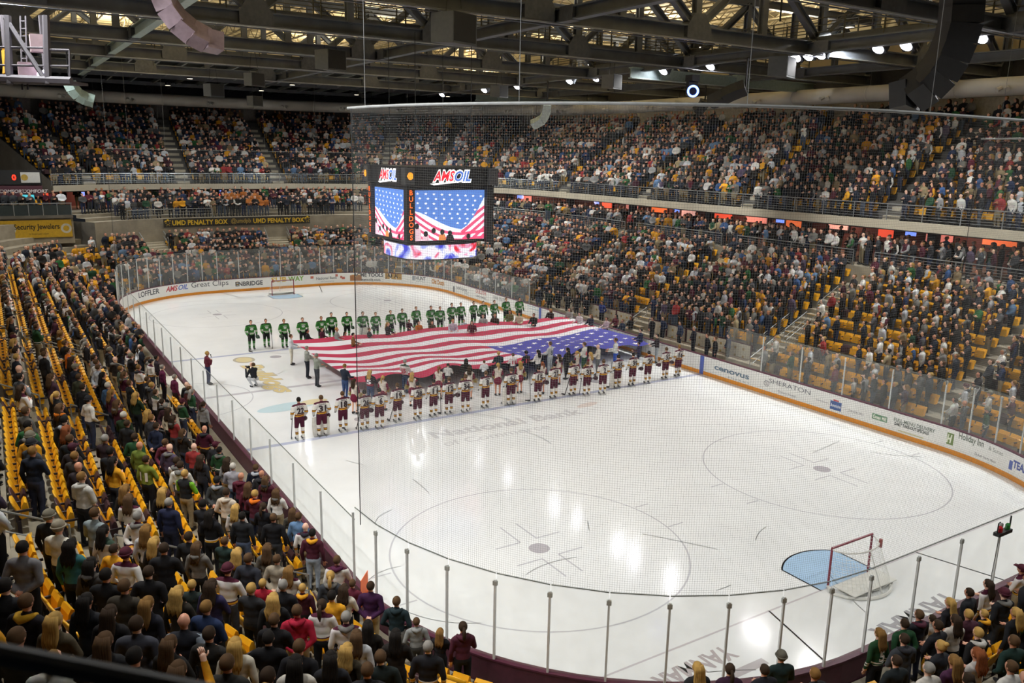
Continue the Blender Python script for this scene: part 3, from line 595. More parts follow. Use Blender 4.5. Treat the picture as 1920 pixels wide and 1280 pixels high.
def girder(x, y0, y1, z, label, w=.4, h=.55, m=TST):
    e = empty('roof_girder', (x, 0, z), 0, label, 'girder', 'roof girders'); MB().ibeam((0, y0, 0), (0, y1, 0), w, h).build('beam', m, e)
    for y in np.arange(y0+2, y1, 9.5): MB().box((0, y, 0), (w*1.15, .9, h*1.1)).build('splice_plate', TSG, e)
    return e
for x, nm, m in ((-12.8, 'left of the scoreboard in a painted lamp-lit tone', LIT_TONE), (1.0, 'above the scoreboard', TST), (17.0, 'over the right boards carrying the lamps', TST), (27.0, 'over the right upper seats', TST), (-24.0, 'over the left stand', TST)):
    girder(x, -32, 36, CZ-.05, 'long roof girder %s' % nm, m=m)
girder(9.0, -30, 34, TZ-.4, 'thin upper roof girder right of the scoreboard', .3, .4); girder(-5.0, -30, 34, TZ-.4, 'thin upper roof girder left of the scoreboard', .3, .4)
e = empty('roof_beam', (23, 3.0, CZ-.45), 0, 'roof beam in a painted teal-lit tone with bolted plates on the right', 'beam'); MB().ibeam((-7, 0, 0), (11, 0, 0), .4, .7).build('beam', LIT_TONE, e)
for x in (-4, 3): MB().box((x, 0, .1), (1.0, .44, .74)).build('bolt_plate', LIT_TONE, e)
e = empty('roof_beam', (26, 30.2, CZ-.5), 0, 'roof beam in a painted teal-lit tone beyond the far-right corner', 'beam'); MB().ibeam((-6, 0, 0), (6, 0, 0), .4, .75).build('beam', LIT_TONE, e); MB().box((-3, 0, .2), (1.4, .44, 1.0)).build('bolt_plate', LIT_TONE, e)
# bar joists
jn = empty('bar_joists', (0, 0, 22.3), 0, 'rows of open-web bar joists under the cream roof deck', 'joists')
zz = MB()
for i in range(33):
    y = -46+2.9*i; zz.tube([(0, y, -.55), (0, y+1.45, .4), (0, y+2.9, -.55)], .04, 4)
zz.beam((0, -46, -.55), (0, 50, -.55), .1, .08); zz.beam((0, -46, .42), (0, 50, .42), .12, .1); jm = zz.mesh('joist', JST)
for i in range(30): o = bpy.data.objects.new('joist', jm); link(o, jn); o.location = (-38+i*2.7, 0, 0)
# dark sloping soffit with rafters beyond the far end and along the right
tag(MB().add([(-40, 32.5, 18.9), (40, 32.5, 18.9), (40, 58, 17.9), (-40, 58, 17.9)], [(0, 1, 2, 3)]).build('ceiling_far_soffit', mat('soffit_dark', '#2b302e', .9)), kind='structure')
rf = empty('soffit_rafters', (0, 33, 18.5), 0, 'parallel grey rafters under the dark soffit at the far end', 'rafters')
for i in range(34): MB().beam((-34+i*2.05, -.5, .1), (-34+i*2.05, 20, -.72), .16, .3).build('rafter', mat('rafter_grey', '#8b9290', .6, noise=.15), rf)
for y in (4, 10, 16): MB().beam((-36, y, -.1-y*.04), (36, y, -.1-y*.04), .2, .34).build('purlin', TST, rf)
# catwalks
def catwalk(p0, p1, label, w=1.1, fill=TST, rails=True):
    p0, p1 = Vector(p0), Vector(p1); d = (p1-p0); L = d.length; d.normalize(); r = Vector((d.y, -d.x, 0)); e = empty('roof_catwalk', p0, 0, label, 'catwalk', 'roof catwalks')
    MB().beam((0, 0, 0), d*L, w, .1).build('walkway', fill, e)
    for s in (-1, 1):
        MB().beam(r*s*w/2+Vector((0, 0, .05)), r*s*w/2+d*L+Vector((0, 0, .05)), .05, .3).build('kick_plate', fill, e)
        for h in (.4, .75, 1.1): MB().tube([r*s*w/2+Vector((0, 0, h)), r*s*w/2+d*L+Vector((0, 0, h))], .025, 5).build('rail', mat('catwalk_rail', '#4b4636', .6), e)
        n = int(L/2.2)
        pm = MB().box((0, 0, .55), (.06, .06, 1.1)).mesh('post', mat('catwalk_rail', '#4b4636', .6))
        for i in range(n+1): o = bpy.data.objects.new('post', pm); link(o, e); o.location = r*s*w/2+d*L*i/n
    return e
catwalk((18.0, -30, CZ+.35), (18.0, 36, CZ+.35), 'long catwalk over the right boards where the bright lamps hang')
catwalk((-20.8, -30, CZ+.35), (-20.8, 36, CZ+.35), 'long catwalk over the left stand')
catwalk((-30, .9, CZ+.4), (30, .9, CZ+.4), 'catwalk along the truss above centre ice'); catwalk((-30, 19.6, CZ+.4), (30, 19.6, CZ+.4), 'catwalk along the truss beyond the far blue line')
# bright lamps
LENS = mat('lamp_lens', '#f4f2ff', .3, noise=0, emit=28.0); HOUS = mat('lamp_housing', '#3b3d42', .5, .4)
hm = MB().prism([(-.34, .1), (.34, .1), (.22, .52), (-.22, .52)], 0, -.34, .34).mesh('housing', HOUS)
lm = MB(); lm.add([(.3*math.cos(i*math.pi/8), .3*math.sin(i*math.pi/8), .085) for i in range(16)]+[(.3*math.cos(i*math.pi/8), .3*math.sin(i*math.pi/8), .1) for i in range(16)], [tuple(range(16))[::-1], tuple(range(16, 32))]+[(i, (i+1) % 16, 16+(i+1) % 16, 16+i) for i in range(16)]); lm = lm.mesh('lens', LENS)
bm_ = MB().beam((0, 0, .5), (0, 0, .8), .08, .08).mesh('bracket', HOUS)
for k, (x, y) in enumerate(LAMPS):
    i = k % len(LAMP_Y); e = empty('arena_lamp', (x, y, LAMP_Z), 0, 'bright arena flood lamp on the %s catwalk, %s from the near end' % ('left' if x < 0 else 'right', nth(i)), 'lamp', 'arena flood lamps')
    d = (Vector((x*.1, y*.9, 0))-Vector((x, y, LAMP_Z))).normalized(); e.rotation_euler = d.to_track_quat('-Z', 'Y').to_euler()
    for nm, me in (('housing', hm), ('lens', lm), ('bracket', bm_)): link(bpy.data.objects.new(nm, me), e)
hl_h = MB(); hl_h.tube([(0, 0, .02), (0, 0, .3), (0, 0, .42)], [.26, .24, .1], 12); hl_h = hl_h.mesh('housing', HOUS)
hl_l = MB(); hl_l.tube([(0, 0, 0), (0, 0, .025)], .23, 12); hl_l = hl_l.mesh('lens', mat('fill_lens', '#fff1d8', .4, noise=0, emit=2.0)); hl_r = MB().tube([(0, 0, .4), (0, 0, 2.5)], .02, 5).mesh('stem', BLK)
for r_i, (d_, z_, pw) in enumerate(FILL_RINGS):  # added lamps with housings, brightening the stands section by section
    for i, q in enumerate(walk(0, 8, 10.5, d_)[:-1]):
        if r_i == 1 and not (.9 < q < 5.6): continue
        x, y = bp(q, d_); e = empty('fill_light', (x, y, z_), 0, 'round fill light added to brighten the %s, %s of its ring' % (('lower seats', 'upper seats')[r_i], nth(i)), 'fill light', 'added fill lights over the stands')
        far_ = y > 31; z_u = 17.5 if far_ else z_; e.location.z = z_u
        for nm, me in (('housing', hl_h), ('lens', hl_l), ('stem', hl_r)):
            c_ = bpy.data.objects.new(nm, me); link(c_, e)
            if far_ and nm == 'stem': c_.scale.z = .3
        ld = bpy.data.lights.new('stand_fill', 'AREA'); ld.shape = 'DISK'; ld.size = .45; ld.energy = pw*(.3 if r_i == 0 and 6.2 < q < 7.95 else 1.55 if r_i == 0 and 3.2 < q < 5.2 else .18 if r_i == 1 and q > 3 else .12 if r_i == 1 else .6 if 1.3 < q < 3.2 else 1.0); ld.color = (.97, 1.0, 1.0); ld.spread = math.radians(150); o = bpy.data.objects.new('stand_fill', ld); link(o); o.location = (x, y, z_u-.03)
st_m = MB().box((0, 0, 0), (1.3, .12, .08)).mesh('tube_case', HOUS); st_l = MB().box((0, 0, .06), (1.2, .08, .04)).mesh('tube', mat('strip_tube', '#fff0cf', .4, noise=0, emit=5.0))
for i, (x, y) in enumerate([(x, y) for y in (-15, 0.9, 14, 26, 43) for x in (-28, -9, 9, 28)]):
    e = empty('strip_light', (x, y, CZ+1.9), 0, 'small strip light washing the roof deck, %s of the grid' % nth(i), 'strip light', 'roof strip lights')
    for nm, me in (('tube_case', st_m), ('tube', st_l)): link(bpy.data.objects.new(nm, me), e)
    MB().box((0, 0, -1.0 if y < 40 else -.46), (.05, .05, 1.9 if y < 40 else .86)).build('stem', BLK, e)
    ld = bpy.data.lights.new('strip_wash', 'AREA'); ld.shape = 'RECTANGLE'; ld.size = 1.2; ld.size_y = .2; ld.energy = WASH_W; ld.color = (1, .9, .72); o = bpy.data.objects.new('strip_wash', ld); link(o); o.location = (x, y, CZ+2.02); o.rotation_euler = (math.pi, 0, 0)
bl = empty('moving_light', tuple(atd(1297, 168, 42)), 0, 'moving-head spotlight with glowing blue ring under the right roof beam', 'spotlight')
MB().box((0, 0, .55), (.5, .5, .3)).build('base', BLK, bl); MB().box((0, 0, .1), (.62, .2, .7)).build('yoke', BLK, bl)
mb = MB(); d = Vector(-FW); d.z = 0; d.normalize(); t = Vector((d.y, -d.x, 0)); pts = [d*.34+t*.25*math.cos(i*.3142)+Vector((0, 0, -.1+.25*math.sin(i*.3142))) for i in range(21)]; mb.tube(pts, .055, 6, 0, False); mb.build('light_ring', mat('ring_blue', '#5a78ff', .4, noise=0, emit=9), bl)
mb = MB(); mb.tube([(0, 0, -.1), d*.33+Vector((0, 0, -.1))], .3, 14); mb.build('head', BLK, bl)
# curved loudspeaker arrays
def line_array(pix, depth, wdt, n, label, col, group='curved loudspeaker arrays', across=None):
    P = [Vector(atd(u, v, depth+dd)) for u, v, dd in pix]; m = mat('speaker_'+col, col, .6, noise=.12); e = empty('speaker_array', P[0], 0, label, 'loudspeaker', group)
    # resample the bend
    cum = [0]
    for a, b in zip(P[:-1], P[1:]): cum.append(cum[-1]+(b-a).length)
    def pt(s):
        for i in range(len(P)-1):
            if s <= cum[i+1]+1e-9: return P[i].lerp(P[i+1], (s-cum[i])/(cum[i+1]-cum[i]))
        return P[-1]
    L = cum[-1]; side = Vector(across or RT).normalized()
    for i in range(n):
        a, b = pt(L*max(0, i-.08)/n)-P[0], pt(L*min(n, i+1.04)/n)-P[0]; MB().beam(a, b, wdt[0], wdt[1], 0, side.cross((b-a).normalized())).build('cabinet', m, e)
    dn = pt(0)-P[0]; MB().beam(dn, dn+Vector((0, 0, 1.6)), .08, .08).build('hanger', BLK, e); return e
line_array([(303, -14, 0), (318, 22, .2), (345, 52, .5), (380, 74, .9), (414, 82, 1.3)], 27, (.62, .62), 5, 'curved loudspeaker array with pinkish grey cabinets at upper left', '#8f7d86')
line_array([(130, 154, 0), (138, 170, .2), (152, 183, .5), (176, 190, .8)], 44, (.5, .5), 4, 'small curved pale loudspeaker array below the left light platform', '#9db3ac')
line_array([(1026, 196, 0), (1025, 212, .3), (1016, 226, .6), (998, 234, .9)], 58, (.55, .5), 5, 'curved pale loudspeaker array hanging left of the right roof beams', '#b4c2bb')
line_array([(1806, -20, 0), (1800, 50, .2), (1783, 100, .5), (1752, 148, .9), (1712, 178, 1.3), (1680, 186, 1.7)], 24, (.95, .8), 8, 'large curved black loudspeaker array at upper right', '#26272a')
line_array([(1398, 164, 0), (1375, 172, .3), (1352, 184, .7), (1332, 192, 1.2)], 46, (.7, .6), 5, 'dark curved loudspeaker array in front of the right duct', '#232528')
line_array([(1322, 188, 0), (1318, 200, .3), (1304, 210, .6)], 60, (.6, .6), 3, 'small dark loudspeaker array below the blue spotlight', '#25282a')
def box_speaker(u, v, depth, s, label, rz=.35):
    P = atd(u, v, depth); e = empty('hanging_speaker', tuple(P), rz, label, 'loudspeaker', 'box loudspeakers'); 
    MB().prism([(-.5*s, -.5*s), (.5*s, -.42*s), (.5*s, .5*s), (-.5*s, .5*s)], 0, -.6*s, .6*s).build('cabinet', mat('speaker_box', '#4c4f50', .6, noise=.1), e)
    MB().box((0, -.5*s, .03*s), (1.1*s, .03, .9*s)).build('grille', mat('speaker_grille', '#1c1d1e', .8), e)
    for x in (-.4, .4): MB().tube([(x*s, 0, .5*s), (x*s*.4, 0, 2.2*s)], .012, 4).build('cable', BLK, e)
box_speaker(851, 56, 32, 1.15, 'large dark box loudspeaker hanging above the scoreboard'); box_speaker(620, 114, 46, 1.1, 'grey box loudspeaker hanging left of the scoreboard cables'); box_speaker(477, 150, 54, .85, 'small grey box loudspeaker under the second truss at left')
box_speaker(401, 170, 58, .9, 'grey box loudspeaker lowest at left near the duct'); box_speaker(1466, 127, 44, 1.05, 'box loudspeaker beside the three bright lamps'); box_speaker(1147, 154, 54, .9, 'box loudspeaker under the pair of lamps'); box_speaker(936, 172, 60, .85, 'box loudspeaker beside the pale beam at centre'); box_speaker(478, 190, 66, .8, 'little box loudspeaker above the far duct')
# light platform at the upper left
lp = empty('lighting_platform', tuple(atd(70, 150, 24)), 0, 'steel lighting platform with ladder and coiled yellow cable at upper left', 'platform'); inv = Matrix.Translation(lp.location).inverted()
def lpp(nm, pts, r, m, n=6): o = MB().tube([Vector(atd(u, v, dd)) for u, v, dd in pts], r, n).build(nm, m, lp); o.matrix_parent_inverse = inv
PS = mat('platform_steel', '#3d393f', .7, .0, noise=.1)
for d2 in (24, 26): 
    for u in (14, 86): lpp('post', [(u-(8 if d2 == 26 else 0), 30, d2), (u+4, 158, d2)], .1, PS)
    lpp('deck_beam', [(-30, 146, d2), (134, 152, d2)], .12, PS); lpp('rail', [(90, 93, d2), (130, 94, d2)], .03, PS); lpp('rail', [(-20, 88, d2), (92, 90, d2)], .03, PS); lpp('rail', [(-20, 122, d2), (130, 124, d2)], .03, PS); lpp('post', [(130, 94, d2), (131, 152, d2)], .03, PS)
lpp('brace', [(10, 34, 24), (86, 152, 24)], .07, PS)
for u in (38, 48): lpp('ladder_stile', [(u, 30, 25), (u+4, 168, 25)], .025, PS)
for k in range(9): lpp('ladder_rung', [(38+k*.4, 40+k*14, 25), (48+k*.4, 40+k*14, 25)], .02, PS)
for k in range(3): lpp('cable_coil', [(4+k*2, 96, 24.4), (8+k*5, 88, 24.4), (14+k*3, 100, 24.4), (20-k*2, 135, 24.4), (8-k, 138, 24.4), (4+k*2, 96, 24.4)], .025, mat('cable_yellow', '#c9951c', .6))
P0 = [Vector(atd(u, v, 25)) for u, v in ((-30, 150), (134, 154))]; MB().beam(P0[0]-lp.location, P0[1]-lp.location, 2.0, .08).build('deck', PS, lp)
for (u, v) in ((52, 134), (74, 82)): o = MB().box(tuple(atd(u, v, 25)), (.5, .5, .5)).build('light_case', mat('case_pink', '#9a8588', .6), lp); o.matrix_parent_inverse = inv
for (u, v) in ((77, 140), (85, 138)): o = MB().ell(tuple(atd(u, v, 24.6)), (.11, .11, .11), 8, 6).build('lamp_bulb', mat('bulb_violet', '#e9d9ff', .3, noise=0, emit=14), lp); o.matrix_parent_inverse = inv
# ================================================================= protective nets
NET = mat('net_cord', '#6a6b6b', .8, noise=.1)
def net(q0, q1, z0, z1, pitch, r, label, nm='protective_net', rodr=.032):
    e = empty(nm, (*bp((q0+q1)/2, .1), z0), 0, label, 'net'); inv = Matrix.Translation(e.location).inverted()
    n = 3; qs = walk(q0, q1, .6); V = []; F = []
    vq = walk(q0, q1, pitch); A = np.array([bp(q, .09) for q in vq]); 
    tri = [(math.cos(2.094*j)*r, math.sin(2.094*j)*r) for j in range(3)]
    vs = np.concatenate([np.stack([np.stack([A[:, 0]+t[0], A[:, 1]+t[1], np.full(len(A), z)], 1) for t in tri], 1) for z in (z0, z1)], 1).reshape(-1, 3)
    fs = [(6*i+j, 6*i+(j+1) % 3, 6*i+3+(j+1) % 3, 6*i+3+j) for i in range(len(A)) for j in range(3)]
    B = np.array([(*bp(q, .09), *bn(q)) for q in qs]); zs = np.arange(z0, z1+.001, pitch); base = len(vs); H = []
    for z in zs: H.append(np.stack([np.stack([B[:, 0]+B[:, 2]*t[0], B[:, 1]+B[:, 3]*t[0], np.full(len(B), z+t[1])], 1) for t in tri], 1).reshape(-1, 3))
    m = len(B)*3
    for h in range(len(zs)):
        o = base+h*m; fs += [(o+3*i+j, o+3*i+3+j, o+3*i+3+(j+1) % 3, o+3*i+(j+1) % 3) for i in range(len(B)-1) for j in range(3)]
    me = bpy.data.meshes.new('netting'); me.from_pydata(np.concatenate([vs]+H).tolist(), [], fs); me.materials.append(NET); o = bpy.data.objects.new('netting', me); link(o, e); o.matrix_parent_inverse = inv; o['kind'] = 'stuff'
    o = MB().tube([(*bp(q, .09), z1+.03) for q in walk(q0, q1+(.012 if z1 > 12 else 0), 1.0)], rodr, 8).build('top_pipe', mat('pipe_grey', '#8a8c8c', .5), e); o.matrix_parent_inverse = inv
    for q in (q0, q1): o = MB().tube([(*bp(q, .09), z0-.3), (*bp(q, .09), z1)], .012, 5).build('edge_rope', BLK, e); o.matrix_parent_inverse = inv
    for q in walk(q0+.05, q1-.05, 4.2): o = MB().tube([(*bp(q, .09), z1), (*bp(q, .09), z1+7.5)], .007, 5).build('hanging_cable', mat('cable_grey', '#77797a', .6), e); o.matrix_parent_inverse = inv
    return e
net(5.0, 7.97, 3.12, 12.75, .05, .0017, 'fine protective net with steel top pipe hanging behind the near goal')
net(1.15, 3.95, 3.5, 11.6, .16, .003, 'fine protective net hanging behind the far goal', rodr=.02)
# ================================================================= hanging scoreboard
SBX, SBY = .2, .28
sco = empty('centre_scoreboard', (SBX, SBY, 6.4), 0, 'four-sided hanging scoreboard showing the flag on its screens', 'scoreboard')
SBL = mat('scoreboard_black', '#232427', .5, noise=.15)
def em(name, c, s=1.0): return mat('led_'+name, c, .5, noise=0, emit=s)
hw = 2.3
MB().box((0, 0, 2.3), (hw*2-.1, hw*2-.1, 2.9)).build('core', SBL, sco); MB().box((0, 0, 4.25), (hw*2+.3, hw*2+.3, .95)).build('upper_box', SBL, sco)
for a in range(8): MB().box((hw*.9*math.cos(a*.785+.39), hw*.9*math.sin(a*.785+.39), 3.78), (.12, .12, .2)).build('strut', BLK, sco)
for sx in (-1, 1):
    for sy in (-1, 1):
        MB().box((sx*hw, sy*hw, 2.3), (.42, .42, 2.95)).build('corner_column', SBL, sco); MB().box((sx*(hw+.12), sy*(hw+.12), 4.25), (.5, .5, .85)).build('corner_box', mat('scoreboard_grey', '#4a4b4e', .5), sco)
def poly_clip(poly, f):                          # keep the part of a 2d polygon where f(p) >= 0
    out = []
    for i in range(len(poly)):
        a, b = poly[i], poly[(i+1) % len(poly)]; fa, fb = f(a), f(b)
        if fa >= 0: out.append(a)
        if (fa >= 0) != (fb >= 0): t = fa/(fa-fb); out.append((a[0]+(b[0]-a[0])*t, a[1]+(b[1]-a[1])*t))
    return out
SW, SH = 4.1, 2.55
def star(cx, cy, r, flat=1.0): return [(cx+(r if i % 2 == 0 else r*.42)*math.sin(i*math.pi/5), cy+(r if i % 2 == 0 else r*.42)*math.cos(i*math.pi/5)*flat) for i in range(10)]
def face_map(k):                                 # local (x right, y up) on side k: 0 faces the near end, 3 the left stand
    a = k*math.pi/2; c, s = math.cos(a), math.sin(a); return lambda x, y, o: (x*c+(hw+o)*s, x*s-(hw+o)*c, y)
for k in range(4):
    f = face_map(k)
    def flat(nm, polys, m, o, zc):
        mb = MB()
        for p in polys:
            if len(p) >= 3: mb.add([f(x, zc+y, o) for x, y in p], [tuple(range(len(p)))])
        return mb.build(nm, m, sco if nm in ('screen', 'sponsor_swash') else scr)
    zc = 2.28; scr = None
    scr = flat('screen', [[(-SW/2, -SH/2), (SW/2, -SH/2), (SW/2, SH/2), (-SW/2, SH/2)]], em('white', '#f2f4fb', 1.0), .012, zc)
    blue = [(-SW/2, SH/2)]+[(-SW/2, .25)]+[(-SW/2+SW*t/12, .25-1.0*math.sin(min(1, t/8.6)*math.pi/2)**1.4+(0 if t <= 8 else (t-8)**1.5*.21)) for t in range(1, 13)]+[(SW/2, SH/2)]
    reds = []
    for j in range(6):
        c = .05-j*.32
        lo = [(-SW/2+SW*t/12, c-.95*math.sin(min(1, t/7)*math.pi/2)-.02*t+(0 if t < 8 else (t-8)*.05)) for t in range(13)]; hi = [(x, y+.15) for x, y in lo]
        for a_, b_, c_, d_ in zip(lo[:-1], lo[1:], hi[1:], hi[:-1]):
            q = [a_, b_, c_, d_]; q = poly_clip(q, lambda p: p[1]+SH/2); q = poly_clip(q, lambda p: SH/2-p[1]); reds.append(q)
    for j in range(5):
        q = [(SW*.16+.1*j, -.95-.35*j+.3), (SW/2, -.1-.36*j+.4), (SW/2, .08-.36*j+.4), (SW*.13+.1*j, -.8-.35*j+.3)]; q = poly_clip(q, lambda p: p[1]+SH/2); reds.append(q)
    flat('screen_red_stripes', reds, em('red', '#e0557d', .9), .016, zc)
    flat('screen_blue_field', [blue], em('blue', '#5b86d6', .85), .02, zc)
    st = [star(-SW/2+.2+.46*i+.12*(j % 2), SH/2-.16-.24*j-.02*i, .1, .7) for j in range(7) for i in range(9)]
    flat('screen_stars', [s_ for s_ in st if s_[0][1] > .42-.85*math.sin(min(1, (s_[0][0]+SW/2)/SW*1.4)*math.pi/2)**1.2+(0 if s_[0][0] < .9 else (s_[0][0]-.9)*.55) and s_[0][0] < SW/2-.15], em('star', '#ffffff', 1.0), .024, zc)
    sil = MB(); flat('screen_crowd', [[(x+.13*math.cos(t*.63), -SH/2+.3+h+.15*math.sin(t*.63)) for t in range(10)] for x, h in ((-1.9, .45), (-1.4, .05), (-.95, .2), (-.45, .12), (0, .05), (1.1, -.15))]+[[(-.25, -SH/2), (.25, -SH/2), (.18, -SH/2+.25), (-.18, -SH/2+.25)]], em('sil', '#2d2a2e', .25), .028, zc)
    flat('screen_jerseys', [[(x-.2, -SH/2), (x+.2, -SH/2), (x+.16, -SH/2+.42+h), (x-.16, -SH/2+.42+h)] for x, h in ((-1.85, .2), (-1.4, -.15))], em('jersey', '#e9c6d4', .8), .026, zc); flat('screen_jerseys', [[(x-.22, -SH/2), (x+.22, -SH/2), (x+.16, -SH/2+.3), (x-.16, -SH/2+.3)] for x in (-.45,)], em('jersey_o', '#e08a4c', .8), .027, zc)
    # sponsor name on the upper box
    o_ = .16
    for tx, x, wd, c in (('AMS', -.42, 1.25, '#e0263a'), ('OIL', .66, .95, '#4a73c8')):
        V, F = text_geo(tx, .5, .028, .3, wd); V2, F2 = text_geo(tx, .57, .085, .3, wd+.1)
        mb = MB(); mb.add([f(x+a, 4.27+b, o_+.006) for a, b in V2], F2); mb.build('sponsor_outline', em('outl', '#ffffff', 1.0), sco)
        mb = MB(); mb.add([f(x+a, 4.27+b, o_+.012) for a, b in V], F); mb.build('sponsor_lettering', em('sp'+tx, c, 1.0), sco)
    flat('sponsor_swash', [[(-1.25, -.38), (-1.0, -.46), (1.0, -.26), (1.1, -.2)]], em('outl', '#ffffff', 1.0), o_+.008, 4.27)
    for j, ch in enumerate('BULLDOGS'):
        V, F = text_geo(ch, .25, .02); mb = MB(); mb.add([f(-hw+a, 3.45-.32*j+b, .225) for a, b in V], F); mb.build('column_letter', em('col', '#ff6a1e', 1.2), sco)
    mb = MB(); mb.add([f(-hw-.12+.15*math.cos(t*.63)*(1+.2*(t % 2)), 4.27+.19*math.sin(t*.63), .40) for t in range(10)], [tuple(range(10))]); mb.build('mascot_patch', em('paw', '#f5a52c', 1.0), sco)
# lower ring screen
def led_ring_mat():
    m = bpy.data.materials.new('ring_screen'); m.use_nodes = True; nt = m.node_tree; b = nt.nodes['Principled BSDF']; tc = nt.nodes.new('ShaderNodeTexCoord'); mp = nt.nodes.new('ShaderNodeMapping'); mp.inputs['Scale'].default_value = (.55, .55, .8)
    nz = nt.nodes.new('ShaderNodeTexNoise'); nz.inputs['Scale'].default_value = 1.1; nz.inputs['Detail'].default_value = 3; nz.inputs['Distortion'].default_value = 1.4
    cr = nt.nodes.new('ShaderNodeValToRGB'); els = cr.color_ramp.elements; els[0].position = .36; els[0].color = lin('#3a3fd0')+(1,); els[1].position = .64; els[1].color = lin('#e8203a')+(1,)
    for pos, c in ((.42, '#a9b4f4'), (.46, '#f4f2fb'), (.54, '#f6eef6'), (.58, '#f0a0c4')): e_ = els.new(pos); e_.color = lin(c)+(1,)
    nt.links.new(tc.outputs['Object'], mp.inputs[0]); nt.links.new(mp.outputs[0], nz.inputs['Vector']); nt.links.new(nz.outputs['Fac'], cr.inputs[0]); nt.links.new(cr.outputs[0], b.inputs['Emission Color']); b.inputs['Emission Strength'].default_value = 1.15; b.inputs['Base Color'].default_value = (.02, .02, .02, 1); return m
rg = []; 
for i in range(64):
    a = 2*math.pi*i/64; r = 2.27/((abs(math.cos(a))**3.2+abs(math.sin(a))**3.2)**(1/3.2)); rg.append((r*math.cos(a), r*math.sin(a)))
mb = MB(); n = 64; mb.add([(x, y, z) for z in (.02, .74) for x, y in rg], [(i, (i+1) % n, n+(i+1) % n, n+i) for i in range(n)]); mb.build('ring_screen', led_ring_mat(), sco, True)
mb = MB(); mb.add([(x*k_, y*k_, z) for k_, z in ((1.0, .02), (1.02, -.03), (.93, -.03), (.93, .8), (1.02, .8), (1.0, .74)) for x, y in rg], [(j*n+i, j*n+(i+1) % n, (j+1)*n+(i+1) % n, (j+1)*n+i) for j in range(5) for i in range(n)]); mb.build('ring_frame', SBL, sco)
for a in range(8): MB().beam((2.1*math.cos(a*.785), 2.1*math.sin(a*.785), .7), (1.7*math.cos(a*.785), 1.7*math.sin(a*.785), 1.0), .08, .08).build('ring_bracket', BLK, sco)
for sx in (-1, 1):
    for sy in (-1, 1): MB().tube([(sx*1.6, sy*1.6, 4.6), (sx*1.6, sy*1.6, 11.2)], .02, 5).build('hoist_cable', BLK, sco)
# ================================================================= goals
def goal(s, label):
    g = empty('hockey_goal', (0, s*GOAL_Y, 0), 0 if s > 0 else math.pi, label, 'goal'); RED = mat('goal_red', '#7a1c33', .4, noise=.1); WH = mat('goal_white', '#d9d8d2', .5, noise=.05)
    for x in (-.914, .914): MB().tube([(x, 0, 0), (x, 0, 1.22)], .035, 8).build('post', RED, g)
    MB().tube([(-.914, 0, 1.22), (.914, 0, 1.22)], .035, 8).build('crossbar', RED, g)
    base = [(-.914, 0, .05)]+[(-1.15+.25*(abs(t-6)/6)*0+2.3*t/12*1.0, .35+.78*math.sin(math.pi*t/12)**.6, .05) for t in range(13)]+[(.914, 0, .05)]
    MB().tube(base, .05, 6).build('base_frame', WH, g)
    top = [(-.914, 0, 1.2)]+[(-.9+1.8*t/10, .1+.48*math.sin(math.pi*t/10)**.5, 1.17) for t in range(11)]+[(.914, 0, 1.2)]; MB().tube(top, .025, 6).build('top_frame', WH, g)
    MB().tube([(0, .58, 1.17), (0, .85, .6), (0, 1.1, .06)], .02, 6).build('centre_bar', WH, g)
    b2 = [Vector((-1.15+2.3*t/24, .35+.78*math.sin(math.pi*t/24)**.6, .06)) for t in range(25)]; t2 = [Vector((-.9+1.8*t/24, .1+.48*math.sin(math.pi*t/24)**.5, 1.17)) for t in range(25)]
    mb = MB()
    for a, b in zip(b2, t2): mb.tube([a, b], .004, 3, 0, False)
    for k in range(14): mb.tube([a.lerp(b, k/13) for a, b in zip(b2, t2)], .004, 3, 0, False)
    for x in (-.914, .914):
        for k in range(8):
            a = Vector((x, 0, .06+1.1*k/7)); b = (b2[0] if x < 0 else b2[-1]).lerp(t2[0] if x < 0 else t2[-1], k/7); mb.tube([a, b], .004, 3, 0, False)
    for k in range(10): mb.tube([(-.9+.2*k, 0, 1.2), (-.9+.2*k, .1+.48*math.sin(math.pi*k/9)**.5, 1.17)], .004, 3, 0, False)
    o = mb.build('netting', mat('goal_cord', '#dcdcd6', .8), g); o['kind'] = 'stuff'
    MB().box((.0, .55, .16), (1.9, .7, .02)).build('inner_skirt', WH, g)
    MB().tube([(-.7, .42, 1.28), (-.7, .42, 1.04)], .05, 10).build('water_bottle', mat('bottle_red', '#8a3a35', .4), g)
goal(-1, 'red-framed goal with white netting nearest to the camera'); goal(1, 'red-framed goal at the far end of the ice')
# goal-light unit on the near glass
gp = at(1880, 990, -30.6, 1); gl = empty('goal_light', (gp[0], -30.62, gp[2]-.1), 0, 'black goal light unit with red and green lamps on the near glass', 'goal light')
MB().box((0, 0, 0), (.62, .16, .09)).build('shelf', BLK, gl)
for x, c in ((-.16, '#b31f2a'), (.2, '#2f7a3a')): mb = MB(); mb.tube([(x, 0, .04), (x, 0, .16), (x, 0, .2)], [.06, .06, .03], 10); mb.build('beacon', mat('beacon_'+c, c, .25), gl)
MB().tube([(-.28, 0, .04), (-.28, 0, .3), (-.2, 0, .32)], .015, 6).build('bracket', BLK, gl); MB().tube([(.3, 0, .04), (.3, 0, .38)], .02, 6).build('camera_arm', BLK, gl); MB().tube([(-.25, -.05, -.03), (-.35, -.06, -1.0), (-.3, -.05, -2.0)], .008, 5).build('cord', BLK, gl)
